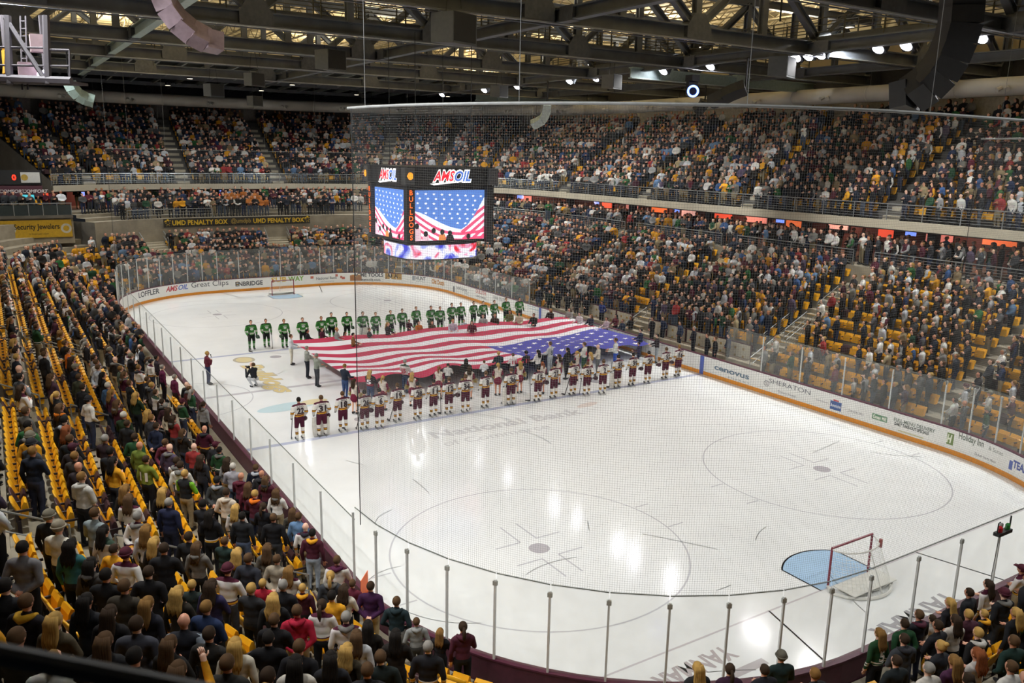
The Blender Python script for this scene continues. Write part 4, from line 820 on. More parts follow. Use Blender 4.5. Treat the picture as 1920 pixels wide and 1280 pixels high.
# ================================================================= people: continuous bodies grown from overlapping forms
LAB = {'skin': 0, 'top': 1, 'bottom': 2, 'shoe': 3, 'sleeve': 4, 'hair': 5}
def person_prims(pose='side', sex='m', sport=False, skirt=False, pose_b=None):
    P = []; cap = lambda a, b, r0, r1, l: P.append(('c', np.array(a, float), np.array(b, float), r0, r1, l)); ell = lambda c, r, l: P.append(('e', np.array(c, float), np.array(r, float), l))
    k = 1.0 if sex == 'm' else .9; wb = 1.25 if sport else 1.0
    leg = 'skin' if skirt else 'bottom'; st = .13 if sport else .1
    crouch = pose == 'crouch'
    for s in (-1, 1):
        if crouch:
            cap((s*.1, -.05, .42), (s*.16, .34, .5), .1, .075, leg); cap((s*.16, .34, .5), (s*.13, .02, .1), .07, .05, leg)
            ell((s*.13, .1, .05), (.05, .13, .05), 'shoe'); continue
        cap((s*.09, 0, .92), (s*st, .015, .5), .1*wb*k if not skirt else .085, .068*wb if not skirt else .058, leg); cap((s*st, .015, .5), (s*st, -.02, .1), .066*wb if not skirt else .055, .048*wb if not skirt else .038, leg)
        ell((s*st, .05, .055), (.052*wb, .135, .055), 'shoe'); ell((s*st, -.015, .09), (.05*wb, .06, .07), 'shoe')
    dz = -.5 if crouch else 0; lean = .12 if crouch else 0
    Z = lambda x, y, z: (x, y+lean*(z-.9)/.6, z+dz)
    tw = 1.14 if sport else 1.0
    if not crouch: ell((0, -.01, .93), (.165*k*tw, .13*tw, .13), 'bottom')
    ell(Z(0, -.005, 1.02), (.172*k*tw, .128*tw, .15), 'top'); ell(Z(0, 0, 1.18), (.175*k*tw, .125*tw, .17), 'top'); ell(Z(0, 0, 1.33), (.195*k*tw, .125*tw, .14), 'top'); cap(Z(-.14*k*tw, -.01, 1.40), Z(.14*k*tw, -.01, 1.40), .085*tw, .085*tw, 'top')
    cap(Z(0, -.01, 1.40), Z(0, 0, 1.49), .1, .062, 'top')
    if sport: ell((0, 0, .93), (.205, .155, .09), 'top')
    if skirt: cap((0, 0, .98), (0, 0, .80), .15, .205, 'bottom')
    cap(Z(0, 0, 1.46), Z(0, .012, 1.58), .055, .052, 'skin')
    hd = Z(0, .018, 1.655)
    ell(hd, (.076, .096, .112), 'skin'); ell((hd[0], hd[1]+.028, hd[2]-.06), (.052, .06, .055), 'skin'); ell((hd[0], hd[1]+.1, hd[2]-.018), (.013, .02, .022), 'skin')
    for s in (-1, 1): ell((hd[0]+s*.078, hd[1]-.008, hd[2]-.01), (.013, .022, .032), 'skin')
    hands = []
    for s in (-1, 1):
        po = pose if s > 0 else (pose_b or {'heart': 'side', 'phone': 'side', 'raise': 'side'}.get(pose, pose))
        sh = (s*.2*k*tw, -.01, 1.39)
        if po == 'side': el, wr, hd_ = (s*.265*k*tw, -.04, 1.12), (s*.265*k*tw, .03, .89), (s*.26*k*tw, .05, .81)
        elif po == 'heart': el, wr, hd_ = (s*.27*k, .06, 1.14), (s*.06, .185, 1.26), (s*-.03, .185, 1.3)
        elif po == 'fold': el, wr, hd_ = (s*.27*k, .03, 1.13), (s*.06, .18, 1.0), (s*-.0, .195, .97)
        elif po == 'cross': el, wr, hd_ = (s*.27*k, .06, 1.14), (s*-.02, .18, 1.16+s*.03), (s*-.11, .17, 1.17+s*.03)
        elif po == 'behind': el, wr, hd_ = (s*.27*k, -.09, 1.13), (s*.08, -.17, .98), (s*.01, -.185, .95)
        elif po == 'pocket': el, wr, hd_ = (s*.29*k, -.05, 1.13), (s*.2, .11, .98), (s*.15, .14, .96)
        elif po == 'hold': el, wr, hd_ = (s*.25*k, .08, 1.14), (s*.22, .32, 1.08), (s*.2, .4, 1.08)
        elif po == 'phone' or po == 'raise': el, wr, hd_ = (s*.26, .2, 1.3), (s*.16, .33, 1.52), (s*.14, .35, 1.6)
        elif po == 'crouch': el, wr, hd_ = (s*.24, .25, 1.05), (s*.1, .38, 1.38), (s*.06, .4, 1.44)
        elif po == 'player': el, wr, hd_ = (s*.31, -.02, 1.12), (s*.27, .14, .93), (s*.25, .2, .87)
        sh, el, wr, hd_ = [Z(*p) for p in (sh, el, wr, hd_)]
        aw = 1.35 if sport else 1.0
        cap(sh, el, .068*k*aw, .056*k*aw, 'sleeve'); cap(el, wr, .055*k*aw, .042*k*aw, 'sleeve')
        d = np.array(hd_)-np.array(wr); d = d/np.linalg.norm(d); cap(np.array(wr), np.array(hd_), .033, .04, 'skin' if not sport else 'shoe'); hands.append((np.array(hd_), d, s))
    return P, hands
def grow(name, prims, voxel, faces, hands=None, fingers=True, mats=6, face=True):
    mb = MB()
    for p in prims:
        if p[0] == 'c':
            a, b = Vector(p[1]), Vector(p[2]); mb.tube([a.lerp(b, t/4) for t in range(5)], [p[3]+(p[4]-p[3])*t/4 for t in range(5)], 10); mb.ell(a, (p[3],)*3, 10, 6); mb.ell(b, (p[4],)*3, 10, 6)
        else: mb.ell(p[1], p[2], 14, 9)
    me = mb.mesh(name+'_src', []) if False else bpy.data.meshes.new(name+'_src'); me.from_pydata(mb.v, [], mb.f)
    o = bpy.data.objects.new(name+'_src', me); COL.objects.link(o)
    m = o.modifiers.new('r', 'REMESH'); m.mode = 'VOXEL'; m.voxel_size = voxel; m.use_smooth_shade = True
    m = o.modifiers.new('s', 'SMOOTH'); m.factor = .5; m.iterations = 2
    m = o.modifiers.new('d', 'DECIMATE'); dg = bpy.context.evaluated_depsgraph_get(); m.ratio = 1.0
    ev = o.evaluated_get(dg); n0 = len(ev.data.polygons)*2; m.ratio = min(1.0, faces/max(1, n0)); dg.update()
    dg = bpy.context.evaluated_depsgraph_get(); out = bpy.data.meshes.new_from_object(o.evaluated_get(dg)); out.name = name
    bpy.data.objects.remove(o); bpy.data.meshes.remove(me)
    nf = len(out.polygons); C = np.zeros(nf*3); out.polygons.foreach_get('center', C); C = C.reshape(-1, 3); best = np.full(nf, 9.); lab = np.zeros(nf, int)
    for p in prims:
        if p[0] == 'c':
            ab = p[2]-p[1]; t = np.clip(((C-p[1])@ab)/max(1e-9, ab@ab), 0, 1); d = np.linalg.norm(C-p[1]-t[:, None]*ab, axis=1)-(p[3]+(p[4]-p[3])*t)
        else: d = (np.linalg.norm((C-p[1])/p[2], axis=1)-1)*p[2].min()
        w_ = d < best; best[w_] = d[w_]; lab[w_] = LAB[p[-1]]
    V = np.zeros(len(out.vertices)*3); out.vertices.foreach_get('co', V); V = V.reshape(-1, 3).tolist(); F = [tuple(p.vertices) for p in out.polygons]; L = lab.tolist()
    bpy.data.meshes.remove(out)
    ex = MB()
    if fingers and hands:
        for h, d, s in hands:
            side = np.cross(d, [0, 0, 1.0]); nn = np.linalg.norm(side); side = side/nn if nn > .2 else np.array([0, 1.0, 0]); up = np.cross(side, d)
            for j, ln in enumerate((.065, .075, .07, .055)):
                b = h+side*(j-1.5)*.019+d*.025; mid = b+d*ln*.55-up*.006; ex.tube([b, mid, b+d*ln-up*.022], [.0095, .009, .007], 5)
            b = h+side*.034-d*.02; ex.tube([b, b+side*.03+d*.02, b+side*.036+d*.05], [.011, .01, .008], 5)
        n = len(V); V += ex.v; F += [tuple(i+n for i in f) for f in ex.f]; L += [0 if prims[-1][-1] == 'skin' else 3]*len(ex.f)
    if face:
        hd = [p for p in prims if p[0] == 'e' and p[-1] == 'skin'][0][1]; ex = MB()
        for s in (-1, 1): ex.ell((hd[0]+s*.03, hd[1]+.088, hd[2]+.005), (.011, .006, .006), 6, 4)
        ex.box((hd[0], hd[1]+.087, hd[2]-.062), (.04, .008, .008)); n = len(V); V += ex.v; F += [tuple(i+n for i in f) for f in ex.f]; L += [3]*len(ex.f)
    me = bpy.data.meshes.new(name); me.from_pydata(V, [], F); me.polygons.foreach_set('use_smooth', [True]*len(F)); me.polygons.foreach_set('material_index', L); me.update(); return me
SKIN = [mat('skin_%d' % i, c, .55, noise=.08) for i, c in enumerate(('#d9a58a', '#c98f74', '#e0b49c', '#b97f62', '#8a5a42'))]
SHOE = mat('shoe_dark', '#2a2a2c', .6); SHOEW = mat('shoe_white', '#b9b9b6', .6)
def with_slots(me, n=5):
    for i in range(n): me.materials.append(SKIN[0])
    return me
# hair pieces (children of the body): drawn around a head centred at (0, .018, 1.655)
def hair_mesh(kind):
    mb = MB(); c = (0, .004, 1.668); r = (.088, .106, .112); n, k = 16, 10
    mb.ell(c, r, n, k)
    vs = []
    for x, y, z in mb.v:
        fr = (y-c[1])/r[1]
        if (fr > .45 and z < 1.715) or z < 1.60: x, y, z = x*.72, c[1]+(y-c[1])*.62, 1.655+(z-1.655)*.7
        vs.append((x, y, z))
    mb.v = vs
    if kind in ('long', 'curly'):
        w_ = 1.0 if kind == 'long' else 1.2
        for s in range(-3, 4):                   # separate locks falling over the shoulders and back
            x = s*.023*w_; e_ = .03*math.sin(s*2.3); wv = .012 if kind == 'curly' else .003
            mb.tube([(x*.75, -.035-.012*(3-abs(s)), 1.74), (x*1.05, -.085-.008*(3-abs(s)), 1.65), (x*1.12+wv, -.088-.006*(3-abs(s)), 1.56), (x*1.25-wv, -.105-.006*(3-abs(s)), 1.47), (x*1.2+wv, -.135, 1.39+e_), (x*1.1, -.14, 1.31+e_)], [.028, .03, .028, .027*w_, .024*w_, .006], 6)
    if kind == 'pony': mb.ell((0, -.115, 1.69), (.03, .03, .03), 8, 6); mb.tube([(0, -.12, 1.70), (0, -.165, 1.62), (0, -.16, 1.5), (0, -.14, 1.4)], [.025, .04, .036, .01], 8)
    if kind == 'bun': mb.ell((0, -.09, 1.75), (.048, .048, .045), 10, 7)
    if kind == 'beanie': mb.ell((0, .008, 1.70), (.097, .116, .105), 14, 8); mb.tube([(0.098*math.cos(a*.3927), .012+.118*math.sin(a*.3927), 1.675) for a in range(17)], .018, 6, 0, False)
    if kind == 'cap': mb.ell((0, .006, 1.70), (.094, .113, .088), 14, 8); mb.prism([(-.075, .09), (.075, .09), (.06, .19), (-.06, .19)], 2, 1.695, 1.71)
    return mb.mesh('hair_'+kind, [SKIN[0]], True)
HAIR = {k: hair_mesh(k) for k in ('short', 'long', 'curly', 'pony', 'bun', 'beanie', 'cap')}
hood = MB(); hood.tube([(-.1, .045, 1.455), (-.105, -.03, 1.475), (-.06, -.1, 1.475), (0, -.125, 1.46), (.06, -.1, 1.475), (.105, -.03, 1.475), (.1, .045, 1.455)], [.03, .042, .05, .058, .05, .042, .03], 8); HOOD = hood.mesh('hood', [SKIN[0]], True)
BODY = {}
for pz, sx in (('heart', 'm'), ('side', 'm'), ('fold', 'm'), ('cross', 'm'), ('behind', 'm'), ('pocket', 'm'), ('phone', 'm'), ('heart', 'f'), ('side', 'f'), ('fold', 'f'), ('hold', 'm')):
    pr, hn = person_prims(pz, sx); BODY[pz+sx] = with_slots(grow('body_%s_%s' % (pz, sx), pr, .021, 2600, hn))
pr, hn = person_prims('fold', 'f', skirt=True); BODY['cheer'] = with_slots(grow('body_cheer', pr, .021, 2400, hn)); pr, hn = person_prims('crouch', 'm'); BODY['crouch'] = with_slots(grow('body_crouch', pr, .021, 2600, hn))
pr, hn = person_prims('player', 'm', True); BODY['player'] = with_slots(grow('body_player', pr, .022, 3000, hn))
HCOL = {'bk': '#1a1613', 'db': '#33261b', 'br': '#4f3a26', 'lb': '#77582f', 'bl': '#a8864a', 'gy': '#84807a', 'wh': '#b5b0a6', 'rd': '#7a4426'}
def slot(o, i, m): o.material_slots[i].link = 'OBJECT'; o.material_slots[i].material = m
HNAME = {'bk': 'black', 'db': 'dark', 'br': 'brown', 'lb': 'fair', 'bl': 'blond', 'gy': 'grey', 'wh': 'white', 'rd': 'red-brown'}
def person(name, body, loc, face, top, bottom, hair='short', hcol='br', label=None, group=None, scale=1.0, sleeve=None, shoe=None, skin=None, hoodc=None, cat='person', topmat=None, hcolor=None):
    o = bpy.data.objects.new(name, BODY[body]); COL.objects.link(o); o.location = loc; o.rotation_euler = (0, 0, face-math.pi/2); o.scale = (scale*1.07, scale*1.05, scale)
    sk = skin or random.choice(SKIN[:4]); tm = topmat or cloth(top); slot(o, 0, sk); slot(o, 1, tm); slot(o, 2, cloth(bottom)); slot(o, 3, shoe or SHOE); slot(o, 4, cloth(sleeve) if isinstance(sleeve, str) else (sleeve or tm))
    if hair != 'bald':
        h = bpy.data.objects.new('hat' if hair in ('beanie', 'cap') else 'hair', HAIR[hair]); link(h, o); slot(h, 0, cloth(hcolor or HCOL[hcol]))
    if hoodc: h = bpy.data.objects.new('hood', HOOD); link(h, o); slot(h, 0, cloth(hoodc))
    tag(o, label, cat, group); return o
# striped jerseys: printed bands measured up from the skates
def band_mat(name, base, bands, rough=.8):
    if name in _M: return _M[name]
    m = bpy.data.materials.new(name); m.use_nodes = True; nt = m.node_tree; b = nt.nodes['Principled BSDF']; b.inputs['Roughness'].default_value = rough; b.inputs['Specular IOR Level'].default_value = .2
    tc = nt.nodes.new('ShaderNodeTexCoord'); sp = nt.nodes.new('ShaderNodeSeparateXYZ'); nt.links.new(tc.outputs['Object'], sp.inputs[0])
    cr = nt.nodes.new('ShaderNodeValToRGB'); cr.color_ramp.interpolation = 'CONSTANT'; mr = nt.nodes.new('ShaderNodeMath'); mr.operation = 'MULTIPLY'; mr.inputs[1].default_value = .5; nt.links.new(sp.outputs['Z'], mr.inputs[0]); nt.links.new(mr.outputs[0], cr.inputs[0])
    els = cr.color_ramp.elements; els[0].position = 0; els[0].color = lin(base)+(1,); els[1].position = 1; els[1].color = lin(base)+(1,)
    for z0, z1, c in bands:
        for z, cc in ((z0, c), (z1, base)):
            hit = [e_ for e_ in els if abs(e_.position-z*.5) < 1e-4]
            e_ = hit[0] if hit else els.new(z*.5); e_.color = lin(cc)+(1,)
    nz = nt.nodes.new('ShaderNodeTexNoise'); nz.inputs['Scale'].default_value = 8; mx = nt.nodes.new('ShaderNodeMix'); mx.data_type = 'RGBA'; mx.blend_type = 'MULTIPLY'; mx.inputs['Factor'].default_value = .18
    nt.links.new(tc.outputs['Object'], nz.inputs['Vector']); nt.links.new(cr.outputs[0], mx.inputs['A']); nt.links.new(nz.outputs['Color'], mx.inputs['B']); nt.links.new(mx.outputs['Result'], b.inputs['Base Color']); _M[name] = m; return m
MR, GD, WHT, BK = '#4c1a2e', '#d39a25', '#dedad4', '#1d1b1e'
J_W = band_mat('jersey_white', WHT, [(.97, .99, BK), (.99, 1.03, GD), (1.03, 1.06, MR), (1.06, 1.075, GD), (1.44, 2.0, MR)]); J_WS = band_mat('jersey_white_sleeve', WHT, [(1.1, 1.12, MR), (1.12, 1.16, GD), (1.16, 1.19, MR), (1.42, 2.0, MR)])
K_W = band_mat('sock_white', WHT, [(.22, .25, GD), (.25, .28, BK), (.28, .31, GD), (.31, .34, MR), (.5, 2.0, MR)])
GRN = '#3a7a36'; J_G = band_mat('jersey_green', GRN, [(.94, .97, WHT), (.97, 1.0, GRN), (1.0, 1.03, WHT), (1.44, 2.0, '#1c2b22')]); J_GS = band_mat('jersey_green_sleeve', GRN, [(1.04, 1.07, WHT), (1.1, 1.13, WHT), (1.42, 2.0, '#1c2b22')]); K_G = band_mat('sock_green', GRN, [(.24, .27, WHT), (.32, .35, WHT), (.52, 2.0, '#1a1e1c')])
S_W = band_mat('fan_jersey_white', WHT, [(.97, .99, MR), (.99, 1.03, GD), (1.03, 1.05, MR), (1.44, 2.0, MR)]); S_B = band_mat('fan_jersey_black', '#202024', [(.95, .97, WHT), (.97, 1.02, GD), (1.02, 1.04, WHT)]); S_G = band_mat('fan_jersey_green', '#254a2e', [(.95, .98, WHT), (1.01, 1.04, WHT)]); S_M = band_mat('fan_jersey_maroon', '#45182a', [(.95, .98, GD), (1.0, 1.03, GD)])
S_WP = band_mat('fan_jersey_plain_white', '#d2cfca', [(.95, .98, '#33343c'), (1.42, 2.0, '#2f4236')]); S_R = band_mat('fan_jersey_red', '#2a2127', [(.92, .97, '#b02c40'), (1.0, 1.1, '#8d2438')])
def number_on(o, txt, h, y, zc, col, rx, back=True, width=None, name='jersey_number', bold=.04):
    V, F = text_geo(txt, h, bold, 0, width); sgn = -1 if back else 1; mb = MB(); mb.add([((x if back else -x), sgn*y*math.sqrt(max(.05, 1-(x/rx)**2)), zc+yy) for x, yy in V], F); return mb.build(name, mat('number_'+col, col, .8, noise=0), o)
stick_m = MB(); stick_m.beam((0, 0, 0), (0, 0, 1.35), .022, .03); stick_m.beam((0, 0, .0), (.02, .3, -.04), .02, .08); STICKM = stick_m.mesh('hockey_stick', mat('stick_black', '#1c1c1e', .5))
hel = MB(); hel.ell((0, 0, 0), (.12, .14, .11), 12, 8); hel.prism([(-.1, .12), (.1, .12), (.09, .15), (-.09, .15)], 2, -.09, .02); HELM = hel.mesh('helmet', [SKIN[0]], True)
bl_ = MB(); 
for s in (-1, 1): bl_.box((s*.13, .03, -.03), (.012, .3, .03))
BLADE = bl_.mesh('skate_blade', STEEL)
pad_ = MB(); pad_.prism([(-.15, -.02), (.15, -.02), (.17, .45), (.15, .82), (-.15, .82), (-.17, .45)], 1, 0, .16); PADM = pad_.mesh('leg_pad', [SKIN[0]])
def held(o, me, name, loc, rot, label, cat, group=None, m=None):
    h = bpy.data.objects.new(name, me); COL.objects.link(h); M = Matrix.LocRotScale(o.location, o.rotation_euler.to_quaternion(), o.scale) @ Matrix.LocRotScale(Vector(loc), Matrix.Rotation(rot[2], 3, 'Z').to_quaternion() @ Matrix.Rotation(rot[1], 3, 'Y').to_quaternion() @ Matrix.Rotation(rot[0], 3, 'X').to_quaternion(), Vector((1, 1, 1)))
    h.matrix_world = M; tag(h, label, cat, group)
    if m: slot(h, 0, m)
    return h
def player(u, v, hh, team, num, label, hair='br', goalie=False, stick=True, helm=True, nm=None, face=None, lean=0.0):
    P = at(u, v, hh); a = face if face is not None else (math.pi/2 if team == 'w' else -math.pi/2); a += random.uniform(-.15, .15)
    o = bpy.data.objects.new('hockey_player', BODY['player']); COL.objects.link(o); o.location = (P[0], P[1], .055); o.rotation_euler = (0, 0, a-math.pi/2); s = random.uniform(.985, 1.03); o.scale = (s*(1.1 if goalie else 1), s*(1.06 if goalie else 1), s)
    slot(o, 0, random.choice(SKIN[:3])); slot(o, 1, J_W if team == 'w' else J_G); slot(o, 2, K_W if team == 'w' else K_G); slot(o, 3, mat('skate_black', '#1f1f22', .5)); slot(o, 4, J_WS if team == 'w' else J_GS)
    h = bpy.data.objects.new('hair', HAIR['short']); link(h, o); slot(h, 0, cloth(HCOL[hair])); b = bpy.data.objects.new('skate_blade', BLADE); link(b, o)
    tag(o, label, 'player', 'white team on the near blue line' if team == 'w' else 'green team on the far blue line')
    if team == 'w':
        number_on(o, str(num), .26, .165, 1.23, '#2b1a22', .25, width=.3 if num > 9 else .15)
        if not nm:
            mb = MB()
            for i in range(6): mb.box((-.11+.044*i, -.158, 1.412+.012*math.sin(math.pi*i/5)), (.026, .012, .055))
            mb.build('name_print', mat('number_#2b1a22', '#2b1a22', .8, noise=0), o)
        if nm: number_on(o, nm, .07, .152, 1.415, '#2b1a22', .3, name='player_name', bold=.02, width=.28)
    else:
        mb = MB(); mb.add([(.1*math.cos(i*.5236), .155*math.sqrt(1-.16*math.cos(i*.5236)**2), 1.25+.075*math.sin(i*.5236)) for i in range(12)], [tuple(range(12))[::-1]]); mb.build('crest', mat('crest_white', '#c9d2c8', .8), o)
        mb = MB(); mb.tube([(-.13+.026*i, .158, 1.335+.03*math.sin(math.pi*i/10)) for i in range(11)], .016, 4); mb.build('crest_arc', mat('crest_white', '#c9d2c8', .8), o)
    sd = random.choice((-1, 1)); who = label.split(', ')[1].split(' from')[0]+(' white' if team == 'w' else ' green')+' player from the left'
    if stick:
        held(o, STICKM, 'hockey_stick', (sd*.27, .26, .0), (random.uniform(-.1, .12), sd*random.uniform(-.3, .0), random.uniform(-.6, .6)), 'black stick held by the '+who, 'hockey stick', 'hockey sticks')
    if helm:
        held(o, HELM, 'helmet', (-sd*.3, .2, .78), (0, 0, 0), ('dark maroon' if team == 'w' else 'dark green') + ' helmet held by the ' + who, 'helmet', 'helmets in hand', mat('helmet_maroon', '#3a1524', .35) if team == 'w' else mat('helmet_green', '#1d3a26', .35))
    if goalie:
        for s in (-1, 1):
            pd = bpy.data.objects.new('leg_pad', PADM); link(pd, o); pd.location = (s*.16, .04, 0.0); pd.scale = (1, 1, .95); slot(pd, 0, mat('pad_white', '#d6d2c8', .6) if team == 'w' else mat('pad_offwhite', '#cfcdc2', .6))
    return o
W_ = [(560, 751, 22, 'KLEVEN', 'bk'), (602, 745, 31, 'GANDY', 'br'), (642, 738, 18, 'PIERCE', 'br'), (683, 735, 26, 'MENGHINI', 'bk'), (711, 733, 6, None, 'bk'), (745, 722, 19, None, 'br'), (783, 719, 28, None, 'bk'), (813, 714, 11, None, 'bk'), (842, 710, 12, None, 'br'), (873, 707, 34, None, 'br'), (911, 700, 8, None, 'br'), (959, 695, 36, None, 'br'), (1010, 690, 15, None, 'bk'), (1040, 685, 27, None, 'bk'), (1076, 680, 3, None, 'bk'), (1102, 680, 33, None, 'br'), (1132, 678, 2, None, 'br'), (1160, 668, 35, None, 'bk'), (1188, 665, 39, None, 'bk'), (1217, 661, 20, None, 'bk'), (1250, 654, 37, None, 'br'), (1274, 650, 16, None, 'lb')]
for i, (u, v, n, nm, hc) in enumerate(W_):
    player(u, v, 1.72, 'w', n, '%s in white jersey number %d, %s from the left of the near line' % ('goalie' if n in (31, 36, 35) else 'hockey player', n, nth(i)), hc, n in (31, 36, 35), i % 3 != 1, i % 4 != 2, nm)
G_ = [(470, 604), (498, 600), (532, 601), (567, 599), (602, 595), (621, 590), (650, 587), (680, 588), (704, 587), (732, 584), (754, 581), (780, 577), (808, 577), (825, 577), (847, 572), (864, 570), (888, 567), (906, 568), (927, 565), (949, 562), (974, 561)]
for i, (u, v) in enumerate(G_):
    player(u, v, 1.72, 'g', 0, 'hockey player in green jersey facing the flag, %s from the left of the green line' % nth(i), random.choice(('bk', 'br', 'br', 'lb')), i == 7, i in (0, 1, 7, 9, 13), i % 2 == 0)
# ================================================================= the flag and its bearers
FX0, FX1, FYN, FYF, CANX = -6.0, 12.7, -3.9, 5.4, 4.0
def flag_xy(s, t):                               # s along the stripes (left to right), t from the near edge to the far edge
    yn = FYN+.3*math.sin(s*9)*(1-abs(2*s-1))+(-.35*math.sin(min(1, s/.35)*math.pi)); x = FX0+(FX1-FX0)*s; 
    y = yn+(FYF-yn)*t-.9*s*t; x += .5*math.sin(t*math.pi)*(1-s)*.6 - (0.25*t if s < .2 else 0)
    z = 1.12-.42*math.sin(math.pi*t)**1.0*(.55+.45*math.sin(math.pi*s))+.10*math.sin(s*26+t*3)*(.4+.6*(1-t))+.06*math.sin(s*11-t*5)
    z -= .28*max(0, 1-t*8)*(.5+.5*math.sin(s*40)) ; return (x, y, max(.35, z))
def flag_mats(c): return mat('flag_'+c, c, .75, noise=.05, scale=1.2, spec=.15)
flag = empty('giant_flag', ((FX0+FX1)/2, .7, 0), 0, 'giant striped flag with white stars on blue held flat above the ice', 'flag'); finv = Matrix.Translation(flag.location).inverted()
NS = 110; cs = (CANX-FX0)/(FX1-FX0)
def strip(t0, t1, s0, s1, nm, col, off=0.0):
    n = max(4, int(NS*(s1-s0))); k = 5 if t1-t0 < .2 else 34; mb = MB()
    vs = [tuple(np.array(flag_xy(s0+(s1-s0)*i/n, t0+(t1-t0)*j/k))+np.array([0, 0, off])) for i in range(n+1) for j in range(k+1)]
    mb.add(vs, [(i*(k+1)+j, (i+1)*(k+1)+j, (i+1)*(k+1)+j+1, i*(k+1)+j+1) for i in range(n) for j in range(k)]); o = mb.build(nm, flag_mats(col), flag, True); o.matrix_parent_inverse = finv; return o
for j in range(13):
    t0, t1 = j/13, (j+1)/13; strip(t0, t1, 0, cs if j < 7 else 1, 'red_stripe' if j % 2 == 0 else 'white_stripe', '#ab3450' if j % 2 == 0 else '#d6d4d9')
strip(0, 7/13, cs, 1, 'blue_field', '#4a4a9c')
for r in range(9):                               # nine rows of stars, six and five
    for c in range(6 if r % 2 == 0 else 5):
        ss = cs+(1-cs)*((c+.5 if r % 2 == 0 else c+1)/6); tt = 7/13*(r+.75)/9.5; r_ = .22; mb = MB(); L = FX1-FX0; W = FYF-FYN
        pts = [(ss, tt)]+[(ss+x/L, tt+y/W) for x, y in star(0, 0, r_)]; mb.add([tuple(np.array(flag_xy(a, b))+np.array([0, 0, .02])) for a, b in pts], [(0, 1+i, 1+(i+1) % 10) for i in range(10)]); o = mb.build('star', flag_mats('#eeedf0'), flag); o.matrix_parent_inverse = finv
def icep(u, v, h, name, body, top, bottom, label, hair='short', hcol='br', face=None, look=(3, .5), num=None, numcol='#e8e4e0', topmat=None, scale=1.0, hoodc=None, sleeve=None, group='flag bearers on the ice', skin=None):
    P = at(u, v, h*scale); a = face if face is not None else math.atan2(look[1]-P[1], look[0]-P[0])
    o = person(name, body, (P[0], P[1], 0), a, top, bottom, hair, hcol, label, group, scale, topmat=topmat, hoodc=hoodc, sleeve=sleeve, skin=skin)
    if num: number_on(o, num, .22, .15, 1.2, numcol, .2, width=.24)
    return o
H0 = 1.66
for a in [(545, 630, 'holdm', '#c9ccd2', '#c9c4b4', 'person in white jersey and pale trousers holding the far-left flag corner', 'short', 'br'), (575, 652, 'holdm', '#8d9088', '#23262e', 'person in grey patterned shirt holding the left flag edge', 'short', 'gy'), (593, 666, 'holdm', '#84897f', '#3f4046', 'person in patterned shirt and grey trousers at the near-left flag corner', 'short', 'gy'), (646, 686, 'holdm', '#252b38', '#34466e', 'person in navy shirt and blue jeans holding the near flag edge', 'short', 'lb')]:
    icep(a[0], a[1], H0, 'person', a[2], a[3], a[4], a[5], a[6], a[7])
icep(694, 697, H0, 'person', 'holdm', '#2a2127', '#3a4560', 'person in black and red jersey with number 5 at the near flag edge', 'long', 'bl', topmat=S_R, num='5', numcol='#e4dde0')
icep(759, 677, H0, 'person', 'holdm', '#d4cfcc', '#33425e', 'grey-haired person in white jersey with red number 55 at the near flag edge', 'short', 'gy', topmat=S_WP, num='55', numcol='#a82840')
for u, v, t, b, hr, hc, nm, nc, lb, sc in [(840, 684, '#c9c6c2', '#2a2c32', 'short', 'db', None, None, 'child in white jersey holding the near flag edge beside a cheerleader', .8), (874, 676, '#23211f', '#1e1e20', 'long', 'bk', None, None, 'person in long dark coat with black hair at the near flag edge', 1), (908, 678, '#cfd0d2', '#2c3038', 'short', 'br', None, None, 'small child in white jersey at the near flag edge', .75), (935, 662, '#243038', '#26282c', 'short', 'bl', None, None, 'person in dark green and navy jersey at the near flag edge', .95),
        (962, 665, '#d8d0d0', '#3a3a46', 'short', 'br', '11', '#b02840', 'child in white jersey with red number 11', .85), (987, 661, '#26242a', '#232a3c', 'beanie', 'bk', '11', '#b8384c', 'person in black jersey with red number 11', .9), (1009, 659, '#d6d2ce', '#2a2c34', 'long', 'bk', None, None, 'person with long black hair in white jersey below the flag stars', .95), (1032, 644, '#b6b9bb', '#9aa0a8', 'short', 'br', '55', '#55606a', 'person in white camouflage jersey with grey number 55', 1.05), (1064, 655, '#26272c', '#232328', 'long', 'bk', None, None, 'person in knee-length dark coat below the flag stars', 1),
        (1096, 645, '#d4d4d0', '#2e4a3a', 'short', 'br', '66', '#b82c44', 'person in white and green jersey with number 66, left of the bald person', 1.05), (1122, 649, '#c9c0b2', '#5a5c60', 'bald', 'br', None, None, 'bald person in cream shirt below the flag stars', 1), (1155, 637, '#d4d6d2', '#2c4aa0', 'short', 'br', '34', '#b82c44', 'person in white and green jersey with number 34, right of the bald person', 1.08), (1198, 644, '#2c2440', '#22243a', 'short', 'bk', None, None, 'child in black and purple jacket at the near-right flag corner', .8), (1233, 629, '#2c262c', '#8a8f94', 'short', 'bk', None, None, 'person in black and red jersey and grey trousers at the right flag tip', 1)]:
    icep(u, v, H0, 'person', 'holdm', t, b, lb, hr, hc, num=nm, numcol=nc or '#ffffff', scale=sc)
